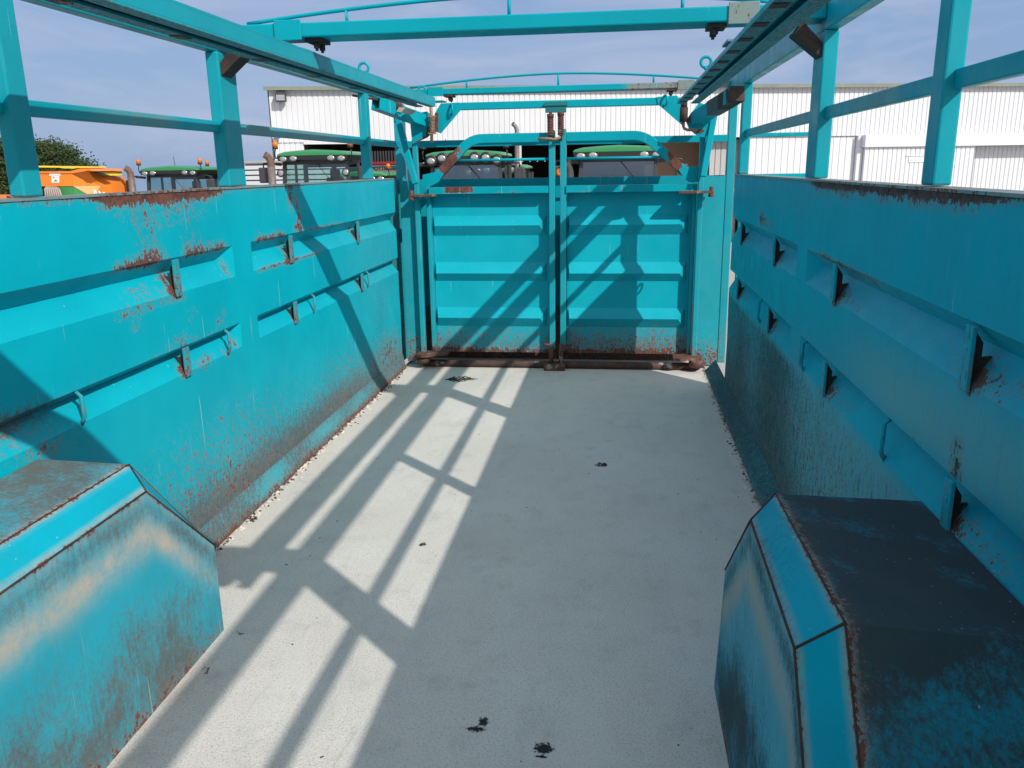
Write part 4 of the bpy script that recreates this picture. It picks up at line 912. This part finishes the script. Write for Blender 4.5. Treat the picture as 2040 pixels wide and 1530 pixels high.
# small red-lettered beam in the dark bay
# ---- tractors
def tractor(px, D, ztop, label, rw=1.86, kind='bar', lamps=True, mirrors=True, exhaust=None, glass=GLASS, beacons=(-1, 1), dz=0.0, antenna=None, sidelamp=False, dx=0.0, tipmat=None, stackmat=None):
    """roof front centre at photo column px, D metres ahead"""
    c = at(px, 320, Y=D); zr = ztop-GZ                       # roof height above ground
    t = thing('tractor', (c.x+dx, D+0.98, GZ), label, 'tractor', 'green tractors parked in front of the shed', 0.0, local=True)
    hw = rw/2; zf = zr-0.235; y0 = -0.98
    def B(): return MB()
    # roof: green shell over a black lamp band
    mb = B(); prof = [(-hw, zf+0.09), (-hw+0.02, zf+0.145), (-hw*0.80, zr-0.045), (-hw*0.45, zr-0.02), (0, zr), (hw*0.45, zr-0.02), (hw*0.80, zr-0.045), (hw-0.02, zf+0.145), (hw, zf+0.09)]
    rows = []
    for yy, sc, dzz in ((y0+0.03, 0.985, -0.02), (y0+0.12, 1.0, 0.0), (0.55, 1.0, 0.01), (0.85, 0.93, -0.05)):
        rows.append([Vector((x*sc, yy, zf+0.09+(z-zf-0.09)*(1 if dzz >= 0 else 0.82))) for x, z in prof])
    n = len(prof); pts = [p for r_ in rows for p in r_]
    fs = [[j*n+i, j*n+i+1, (j+1)*n+i+1, (j+1)*n+i] for j in range(3) for i in range(n-1)]+[list(range(n))[::-1], list(range(3*n, 4*n))]
    fs += [[j*n, (j+1)*n, (j+1)*n+n-1, j*n+n-1] for j in range(3)]
    mb.add(pts, fs); roof = mb.build('roof', GREEN, t, bevel=0.02)
    if kind == 'pods':
        mb = B()
        for x, z in ((-hw+0.16, zf+0.0), (-hw*0.55, zf+0.055), (-hw*0.27, zf+0.06), (hw*0.27, zf+0.06), (hw*0.55, zf+0.055), (hw-0.16, zf+0.0)):
            mb.lathe((x, y0+0.12, z), (0, -1, 0), [(0.115, 0), (0.13, 0.08), (0.125, 0.14), (0.10, 0.145)], 20)
        mb.box(-hw+0.1, hw-0.1, y0+0.05, 0.7, zf+0.0, zf+0.088); band = mb.build('lamp_band', BLACK, roof)
        lp = [(-hw+0.16, zf+0.0), (-hw*0.55, zf+0.055), (-hw*0.27, zf+0.06), (hw*0.27, zf+0.06), (hw*0.55, zf+0.055), (hw-0.16, zf+0.0)]; lr = 0.088
    else:
        mb = B(); mb.prism([(-hw+0.01, y0+0.02, zf+0.088), (-hw+0.05, y0+0.02, zf-0.02), (-hw*0.5, y0+0.02, zf-0.045), (-hw*0.42, y0+0.02, zf+0.0), (hw*0.42, y0+0.02, zf+0.0), (hw*0.5, y0+0.02, zf-0.045), (hw-0.05, y0+0.02, zf-0.02), (hw-0.01, y0+0.02, zf+0.088)], (0, 1.70, 0)); band = mb.build('lamp_band', BLACK, roof)
        lp = [(-hw+0.17, zf+0.022), (-hw+0.42, zf+0.032), (hw-0.42, zf+0.032), (hw-0.17, zf+0.022)]; lr = 0.075
    for x, z in lp:
        mb = B(); yy = y0+0.02 if kind != 'pods' else y0-0.025
        prof2 = [(lr*1.0, 0), (lr*0.95, 0.010), (lr*0.55, 0.022), (0.004, 0.026)]
        mb.lathe((0, 0, 0), (0, -1, 0), prof2, 18); mb.v = [Vector((v_.x*(1.25 if kind != 'pods' else 1.05)+x, v_.y+yy, v_.z*0.82+z)) for v_ in mb.v]; mb.build('roof_lamp', CHROME, roof)
    # cab: pillars, glass, floor
    ww = 0.80; zc = zf-0.01
    mb = B()
    for sx in (-1, 1):
        mb.bar((sx*(ww+0.06), -0.80, 1.35), (sx*ww*0.95, -0.74, zc), 0.07, 0.09, (0, 1, 0)); mb.bar((sx*(ww+0.02), 0.72, 1.25), (sx*ww, 0.70, zc), 0.09, 0.10, (0, 1, 0)); mb.bar((sx*(ww+0.03), 0.05, 1.25), (sx*ww, 0.05, zc), 0.05, 0.06, (0, 1, 0))
    mb.box(-ww, ww, -0.74, -0.68, zc-0.09, zc); mb.box(-ww, ww, 0.66, 0.72, zc-0.16, zc); mb.box(-ww-0.06, ww+0.06, -0.84, 0.76, 1.15, 1.26)
    mb.box(-0.10, 0.02, 0.66, 0.70, 1.3, zc-0.16)
    cab = mb.build('cab_frame', DGREY, t)
    mb = B(); mb.poly((-ww-0.02, -0.79, 1.40), (ww+0.02, -0.79, 1.40), (ww*0.93, -0.725, zc-0.09), (-ww*0.93, -0.725, zc-0.09)); mb.build('windscreen', glass, cab, fix=False)
    mb = B(); mb.poly((-ww, 0.69, 1.40), (ww, 0.69, 1.40), (ww, 0.69, zc-0.16), (-ww, 0.69, zc-0.16)); mb.build('rear_window', GLASS, cab, fix=False)
    for sx in (-1, 1):
        mb = B(); mb.poly((sx*(ww+0.04), -0.76, 1.3), (sx*(ww+0.02), 0.68, 1.3), (sx*ww, 0.68, zc), (sx*ww*0.96, -0.72, zc)); mb.build('side_window', GLASS, cab, fix=False)
    mb = B(); mb.ring((0.0, -0.28, zc-0.72), (0, 0.55, 0.85), 0.19, 0.016, 20); mb.tube([(0, -0.28, zc-0.72), (0, -0.5, zc-1.1)], 0.03, 8); mb.build('steering_wheel', BLACK, cab)
    mb = B(); mb.box(-0.26, 0.26, 0.1, 0.55, 1.45, 1.6); mb.bar((0, 0.5, 1.6), (0, 0.62, zc-0.42), 0.46, 0.12, (0, 1, 0)); mb.bar((0, 0.62, zc-0.42), (0, 0.63, zc-0.22), 0.26, 0.09, (0, 1, 0)); mb.build('seat', BLACK, cab, bevel=0.03)
    mb = B(); mb.tube([(0.05, -0.82, zc-0.08), (0.45, -0.835, zc-0.55)], 0.008, 6); mb.build('wiper', BLACK, cab)
    # hood, wheels, fenders
    mb = B(); mb.prism([(-0.45, -0.86, 0.95), (-0.47, -0.86, 1.55), (-0.30, -0.86, 1.74), (0.30, -0.86, 1.74), (0.47, -0.86, 1.55), (0.45, -0.86, 0.95)], (0, -2.4, -0.10)); hood = mb.build('hood', GREEN, t, bevel=0.04)
    mb = B(); mb.box(-0.36, 0.36, -3.30, -3.262, 0.95, 1.35); mb.build('grille', BLACK, hood)
    for sx in (-1, 1):
        for (yy, rr, wd, nm) in ((0.55, 0.95, 0.30, 'rear_wheel'), (-2.45, 0.70, 0.24, 'front_wheel')):
            mb = B(); c0 = (sx*0.98, yy, rr); mb.lathe(c0, (sx, 0, 0), [(rr*0.58, -wd), (rr*0.9, -wd), (rr*0.985, -wd*0.75), (rr, 0), (rr*0.985, wd*0.75), (rr*0.9, wd), (rr*0.58, wd)], 32); ty = mb.build(nm, RUBBER, t)
            mb = B(); mb.lathe(c0, (sx, 0, 0), [(rr*0.57, wd*0.2), (rr*0.55, wd*0.6), (rr*0.4, wd*0.45), (0.12, wd*0.5), (0.10, wd*0.7)], 24); mb.build('rim', YELLOWRIM, ty)
        mb = B(); pts = []
        for i in range(9): a_ = math.radians(20+140*i/8); pts.append((0, 0.55+1.02*math.cos(a_), 0.95+1.02*math.sin(a_)))
        mb.add([(sx*x, p[1], p[2]) for x in (0.70, 1.26) for p in pts], [(i, i+1, 9+i+1, 9+i) for i in range(8)]); mb.build('mudguard', GREEN, t, fix=False)
    # beacons on stalks
    for sx in beacons:
        x = sx*(hw+0.04); mb = B(); mb.tube([(sx*(hw-0.14), -0.86, zf+0.03), (x+sx*0.01, -0.86, zf+0.05), (x+sx*0.02, -0.86, zf+0.16), (x, -0.86, zr+0.02)], 0.016, 6); mb.lathe((x, -0.86, zr+0.02), (0, 0, 1), [(0.062, 0), (0.066, 0.045)], 14); stalk = mb.build('beacon', BLACK, t)
        mb = B(); mb.lathe((x, -0.86, zr+0.0655), (0, 0, 1), [(0.062, 0), (0.064, 0.075), (0.052, 0.115), (0.022, 0.135)], 14); mb.build('lens', AMBER, stalk)
    if antenna is not None:
        mb = B(); mb.tube([(antenna, -0.3, zr-0.03), (antenna-0.02, -0.3, zr+0.26)], 0.008, 6); mb.build('antenna', BLACK, t)
    # mirrors
    if mirrors:
        for sx in (-1, 1):
            x = sx*(hw+0.34); mb = B(); mb.box(min(x-0.12, x+0.12), max(x-0.12, x+0.12), -0.98, -0.90, zf-0.52, zf-0.16); mr = mb.build('mirror', DGREY, t, bevel=0.03)
            mb = B(); mb.tube([(sx*(ww+0.02), -0.80, zf-0.10), (sx*(hw+0.12), -0.90, zf-0.05), (x, -0.93, zf-0.07), (x, -0.93, zf-0.17)], 0.02, 6); mb.bar((sx*(ww+0.02), -0.80, zf-0.10), (sx*(hw+0.16), -0.90, zf-0.07), 0.05, 0.07); mb.build('mirror_arm', BLACK, mr)
    if lamps:
        for sx in (-1, 1):
            mb = B(); mb.lathe((sx*(ww+0.0), -0.93, zf-0.30), (0, -1, 0), [(0.085, 0), (0.092, 0.03), (0.08, 0.034)], 18); pl_ = mb.build('work_lamp', BLACK, t)
            mb = B(); mb.lathe((sx*(ww+0.0), -0.9655, zf-0.30), (0, -1, 0), [(0.078, 0), (0.05, 0.012), (0.004, 0.016)], 18); mb.build('lens', CHROME, pl_)
            mb = B(); mb.tube([(sx*(ww+0.02), -0.80, zf-0.33), (sx*(ww+0.0), -0.925, zf-0.30)], 0.02, 6); mb.build('bracket', BLACK, pl_)
    if sidelamp:
        mb = B(); mb.lathe((-1.20, -1.0, zf-0.30), (0, -1, 0), [(0.03, -0.05), (0.075, 0), (0.085, 0.05), (0.05, 0.10)], 14); mb.build('indicator_lamp', AMBER, t)
        mb = B(); mb.tube([(-1.20, -1.0, zf-0.30), (-1.20, -0.98, zf-0.55), (-0.86, -0.85, zf-0.55)], 0.02, 6); mb.build('lamp_bracket', BLACK, t)
    if exhaust:
        ex, et, er = exhaust      # lateral offset, top height over the roof line, radius
        mb = B(); mb.tube([(ex, -1.05, 1.2), (ex, -1.05, zr+et-0.28)], er, 16); st_ = mb.build('exhaust_stack', stackmat or EXH, t)
        mb = B(); mb.tube([(ex, -1.05, zr+et-0.285), (ex, -1.05, zr+et-0.16), (ex-0.035, -1.08, zr+et-0.06), (ex-0.10, -1.13, zr+et+0.0)], [er*0.98, er*0.9, er*0.9, er*0.9], 16, caps=False); mb.build('exhaust_tip', tipmat or EXHR, st_, fix=False)
    return t
tractor(332, 23.5, at(340, 330, Y=23.5).z, 'green tractor at the left with two amber beacons against the sky', 1.84, exhaust=(-1.14, -0.04, 0.10), mirrors=True, lamps=False, antenna=-0.13)
tractor(462, 27.5, at(430, 332, Y=27.5).z, 'green tractor mostly hidden behind the left one, single beacon showing', 1.84, mirrors=False, lamps=False, beacons=(-1,))
tractor(621, 19.3, at(640, 297, Y=19.3).z, 'green tractor in the middle with round work lamps and tall grey exhaust', 1.76, exhaust=(-0.98, -0.10, 0.09), lamps=True)
tractor(711, 23.5, at(730, 341, Y=23.5).z, 'small low green tractor at the shed mouth, only its roof edge showing', 1.66, mirrors=False, lamps=False, beacons=(1,))
tractor(924, 18.7, at(924, 298, Y=18.7).z, 'green tractor with six round roof lamps, framed by the left gate leaf', 1.80, kind='pods', lamps=False, glass=GLASSD, antenna=-0.52)
tractor(986, 22.2, at(1000, 325, Y=22.2).z, 'tractor behind the six-lamp one, its lamps and tall exhaust showing', 1.70, kind='pods', lamps=False, glass=GLASSD, beacons=(), mirrors=False, exhaust=(0.60, 0.98, 0.06), tipmat=GREYM)
tractor(1232, 17.6, at(1232, 288, Y=17.6).z, 'green tractor with flat black lamp band, framed by the right gate leaf', 1.88, lamps=False, glass=GLASSD, beacons=(), exhaust=(-1.0, -0.36, 0.10), sidelamp=True, tipmat=DGREY, stackmat=DGREY)
# standing white post in the open bay
a = at(1034, 310, Y=27.5); pw = thing('bay_column', (a.x, 27.5, GZ), 'slim white steel column standing in the shed mouth', 'column')
mb = MB(); mb.box(a.x-0.075, a.x+0.075, 27.43, 27.57, GZ, HO+GZ+0.4); mb.build('shaft', WHITEP, pw); mb = MB(); mb.box(a.x-0.14, a.x+0.14, 27.36, 27.64, GZ, GZ+0.02) ; mb.build('base_plate', GREYM, pw)

# ---- orange seed hopper at the left
YS = 22.0
def hp(px, py, Y=YS): v_ = at(px, py, Y=Y); return Vector((v_.x, Y, v_.z))
hop = thing('seed_hopper', (hp(120, 372).x, YS+0.8, GZ), 'orange and green seed hopper with a yellow cover, left of the tractors', 'farm machine')
mb = MB()
pts = [(30, 341), (140, 345), (146, 371), (60, 372), (30, 371)]
mb.prism([hp(20, 341), hp(143, 342.5), hp(146, 371), hp(20, 371)], (0, 1.6, 0)); body = mb.build('hopper_side', ORANGE, hop)
mb = MB()
A, B_, C, D_ = hp(143, 343), hp(146, 371), hp(200, 370, YS+0.5), hp(209, 354, YS+0.8)
E_ = hp(176, 342, YS+0.2); H_ = hp(186, 393, YS+0.25); I_ = hp(228, 393, YS+0.9); J_ = hp(221, 369, YS+0.95); bk = Vector((-0.1, 1.1, 0))
for q in ((A, B_, C), (A, C, E_), (E_, C, D_), (B_, H_, C), (H_, I_, C), (I_, J_, C), (J_, D_, C), (E_, D_, D_+bk), (E_, D_+bk, A+bk), (E_, A+bk, A), (D_, J_, J_+bk), (D_, J_+bk, D_+bk), (J_, I_, I_+bk), (J_, I_+bk, J_+bk), (H_, I_, I_+bk)): mb.poly(*q)
mb.build('hopper_nose', ORANGE, hop, fix=False)
mb = MB(); mb.prism([hp(96, 372.5, YS+0.02), hp(146, 371.5, YS+0.02), hp(146, 420, YS+0.02), hp(96, 420, YS+0.02)], (0, 1.4, 0)); mb.prism([hp(146.3, 371.5, YS+0.02), hp(182, 391, YS+0.22), hp(190, 420, YS+0.22), hp(146.3, 420, YS+0.02)], (0, 1.2, 0)); mb.build('lower_hopper', GREENS, hop)
mb = MB(); mb.prism([hp(20, 342, YS-0.03), hp(140, 341, YS-0.03), hp(160, 336, YS-0.03), hp(178, 336.5, YS-0.03), hp(186, 341, YS), hp(170, 341, YS-0.03), hp(145, 345, YS-0.03), hp(20, 345, YS-0.03)], (0, 1.5, 0)); mb.build('lid_rim', ORANGE, hop)
mb = MB(); mb.prism([hp(170, 340.5, YS-0.05), hp(178, 341, YS-0.05), hp(213, 351.5, YS+0.5), hp(207, 352.5, YS+0.5)], (0, 0.3, 0)); mb.build('lid_seal', BLACK, hop)
mb = MB(); mb.prism([hp(20, 330), hp(150, 332), hp(153, 334), hp(146, 336), hp(138, 335.4), hp(128, 335.5), hp(118, 334), hp(20, 333)], (0, 1.4, 0)); mb.build('cover', YELLOW, hop)
mb = MB(); mb.prism([hp(188, 341, YS+0.6), hp(206, 342, YS+0.6), hp(209, 350, YS+0.6), hp(204, 350, YS+0.6)], (0, 0.9, 0)); mb.build('cover', YELLOW, hop)
mb = MB(); mb.prism([hp(98, 345.5, YS-0.012), hp(120, 345.5, YS-0.012), hp(120, 350, YS-0.012), hp(98, 350, YS-0.012)], (0, 0.008, 0)); mb.prism([hp(102.5, 350.5, YS-0.012), hp(118, 350.5, YS-0.012), hp(118, 364, YS-0.012), hp(102.5, 364, YS-0.012)], (0, 0.008, 0)); lab = mb.build('label', WHITEL, hop)
mb = MB(); mb.prism([hp(107, 361, YS-0.02), hp(114, 361, YS-0.02), hp(111, 358, YS-0.02)], (0, 0.006, 0)); mb.prism([hp(105, 352.5, YS-0.02), hp(108, 352.5, YS-0.02), hp(108, 355, YS-0.02)], (0, 0.006, 0)); mb.build('pictogram', DGREY, lab)
v0 = H_+(I_-H_)*0.06+Vector((0, -0.03, 0.0)); xd = (I_-H_).normalized(); 
v0 = hp(186, 389, YS+0.14)
text_mesh('lettering', 'AMAZONE', 0.24, WHITEL, hop, v0, Vector((1, 0.66, -0.34)), (-0.15, 0, 1), 0.004, 0.0, 0.95, 0.006)
for i in range(8):
    x = 90+i*5.2; mb = MB(); q0 = hp(93+i*2.6, 372, YS-0.02); q1 = hp(91+i*4.4, 388, YS-0.10-0.01*i); q2 = hp(91+i*5.0, 425, YS-0.12); mb.tube([q0, q0.lerp(q1, 0.4)+Vector((0.01*i, -0.05, 0.02)), q1, q2], 0.024, 8); mb.build('hose', HOSE, hop)
mb = MB()
for x_ in (30, 140):
    q = hp(x_, 372); mb.lathe((q.x, YS+0.8, GZ+0.45), (1, 0, 0), [(0.25, -0.15), (0.43, -0.15), (0.45, 0), (0.43, 0.15), (0.25, 0.15)], 24)
mb.box(hp(20, 371).x, hp(150, 371).x, YS+0.5, YS+1.1, GZ+0.42, hp(100, 420).z); mb.build('undercarriage', BLACK, hop)
q = hp(-4, 393); o2 = thing('seed_drill', (q.x, YS+0.6, GZ), 'low orange implement at the far left picture edge below the trees', 'farm machine')
mb = MB(); a = hp(-60, 390); b = hp(13, 390); mb.prism([a, b, hp(13, 420), hp(-60, 420)], (0, 1.0, 0)); mb.build('hopper', ORANGE, o2)
mb = MB(); c = hp(14, 391); mb.tube([c, hp(26, 396), hp(30, 402)], 0.025, 6); mb.box(a.x, b.x, YS+0.3, YS+0.8, GZ, hp(0, 420).z-0.001); mb.build('coulter_frame', DGREY, o2)

# ---- trees
def tree(name, base, crown, n, seed, label, leaf=0.145):
    rnd = random.Random(seed)
    t = thing(name, (base[0], base[1], GZ), label, 'tree', 'trees behind the yard')
    mb = MB(); top = base[2]*0.7+GZ
    mb.tube([(base[0], base[1], GZ), (base[0]+0.1, base[1], GZ+1.0), (base[0]-0.1, base[1]+0.1, top)], [0.26, 0.2, 0.08], 10)
    for i in range(9):
        c = crown[rnd.randrange(len(crown))]; z = rnd.uniform(GZ+0.8, top-0.3); p = Vector((base[0], base[1], z)); q = Vector(c[:3])+Vector((rnd.uniform(-1, 1), rnd.uniform(-1, 1), 0))*c[3]*0.5
        mb.tube([p, p.lerp(q, 0.5)+Vector((0, 0, 0.25)), q], [0.09, 0.06, 0.02], 6)
    mb.build('trunk', BARK, t)
    lb_ = MB(); tot = sum(c[3]*c[4] for c in crown)
    for c in crown:
        cx, cy, cz, rx, rz = c; k = int(n*rx*rz/tot); cl = []
        for i in range(max(10, k//26)):
            th = rnd.uniform(0, math.tau); ph = math.acos(rnd.uniform(-0.9, 1)); rr = rnd.uniform(0.55, 1.02)
            cl.append((cx+rx*rr*math.sin(ph)*math.cos(th), cy+rx*rr*math.sin(ph)*math.sin(th), cz+rz*rr*math.cos(ph)))
        for i in range(k):
            b_ = cl[rnd.randrange(len(cl))]; s_ = 0.22
            p = Vector((rnd.gauss(b_[0], s_), rnd.gauss(b_[1], s_), rnd.gauss(b_[2], s_*0.8)))
            u_ = Vector((rnd.gauss(0, 1), rnd.gauss(0, 1), rnd.gauss(0, 0.6))).normalized(); w_ = u_.orthogonal().normalized()*rnd.uniform(0.3, 0.5); l = leaf*rnd.uniform(0.6, 1.2)
            lb_.add([p-u_*l*0.6, p+w_*l*0.6, p+u_*l*0.7, p-w_*l*0.6], [(0, 1, 2, 3)])
    lb_.build('crown', LEAF, t, fix=False)
    return t
def tp(px, py, Y): v_ = at(px, py, Y=Y); return v_
def C_(px, py, Y, rx, rz): v_ = tp(px, py, Y); return (v_.x, Y, v_.z, rx, rz)
tree('broadleaf_tree', (tp(10, 400, 38).x, 38, 4.2), [C_(-20, 335, 38, 1.6, 1.35), C_(20, 320, 38, 1.0, 1.05), C_(45, 360, 38, 0.9, 0.9), C_(-60, 310, 38, 1.6, 1.4), C_(5, 385, 38, 1.5, 0.8)], 24000, 5, 'dark broadleaf tree at the far left edge behind the trailer wall')
tree('broadleaf_tree', (tp(110, 400, 40).x, 40, 4.4), [C_(95, 310, 40, 1.0, 0.72), C_(125, 325, 40, 1.0, 0.85), C_(160, 348, 40, 0.9, 0.75), C_(110, 360, 40, 1.5, 0.9), C_(65, 320, 40, 1.0, 0.9), C_(180, 375, 40, 0.7, 0.6), C_(75, 365, 40, 1.3, 0.9)], 28000, 9, 'rounded broadleaf tree rising behind the orange hopper')

# ------------------------------------------------------------------ light
SUN = Vector((0.98, -0.955, 1.0)).normalized()
el = math.asin(SUN.z); azim = math.atan2(SUN.x, SUN.y)
sl = bpy.data.lights.new('sun', 'SUN'); sl.energy = 3.7; sl.angle = R(0.53); sl.color = (1.0, 0.925, 0.84)
so = bpy.data.objects.new('sun', sl); COL.objects.link(so); so.rotation_euler = (-SUN).to_track_quat('-Z', 'Y').to_euler(); so.location = (6, -6, 12)
w = bpy.data.worlds.new('World'); scene.world = w; w.use_nodes = True
nt = w.node_tree; nt.nodes.clear(); s = NT(nt)
sky = s.n('ShaderNodeTexSky', sky_type='NISHITA'); sky.sun_disc = False; sky.sun_elevation = el; sky.sun_rotation = azim; sky.air_density = 1.0; sky.dust_density = 1.2; sky.ozone_density = 1.6; sky.altitude = 100
dirn = s.n('ShaderNodeTexCoord').outputs['Generated']
cl = s.noise(s.mapping(dirn, (1.2, 1.2, 6.0)), 2.2, 7, 0.6, 0.8)
hz = s.ss(cl, 0.36, 0.70, 0.0, 0.62)
col = s.mix(0.72, sky.outputs[0], (5.2, 7.7, 12.6))
col = s.mix(hz, col, (8.2, 9.2, 12.0))
dt = s.n('ShaderNodeVectorMath', {0: dirn, 1: tuple(SUN)}, operation='DOT_PRODUCT').outputs['Value']
col = s.mix(s.ss(dt, 0.0, 0.95), col, (14.4, 13.4, 13.4))      # white glare of the hazy sky on the sun's side
bg = s.n('ShaderNodeBackground', {'Color': col, 'Strength': 0.055})
o = nt.nodes.new('ShaderNodeOutputWorld'); nt.links.new(bg.outputs[0], o.inputs[0])
scene.view_settings.view_transform = 'Standard'; scene.view_settings.look = 'None'; scene.view_settings.exposure = 0.15; scene.view_settings.gamma = 1.0
scene.render.engine = 'CYCLES'; scene.cycles.max_bounces = 8; scene.cycles.use_denoising = True
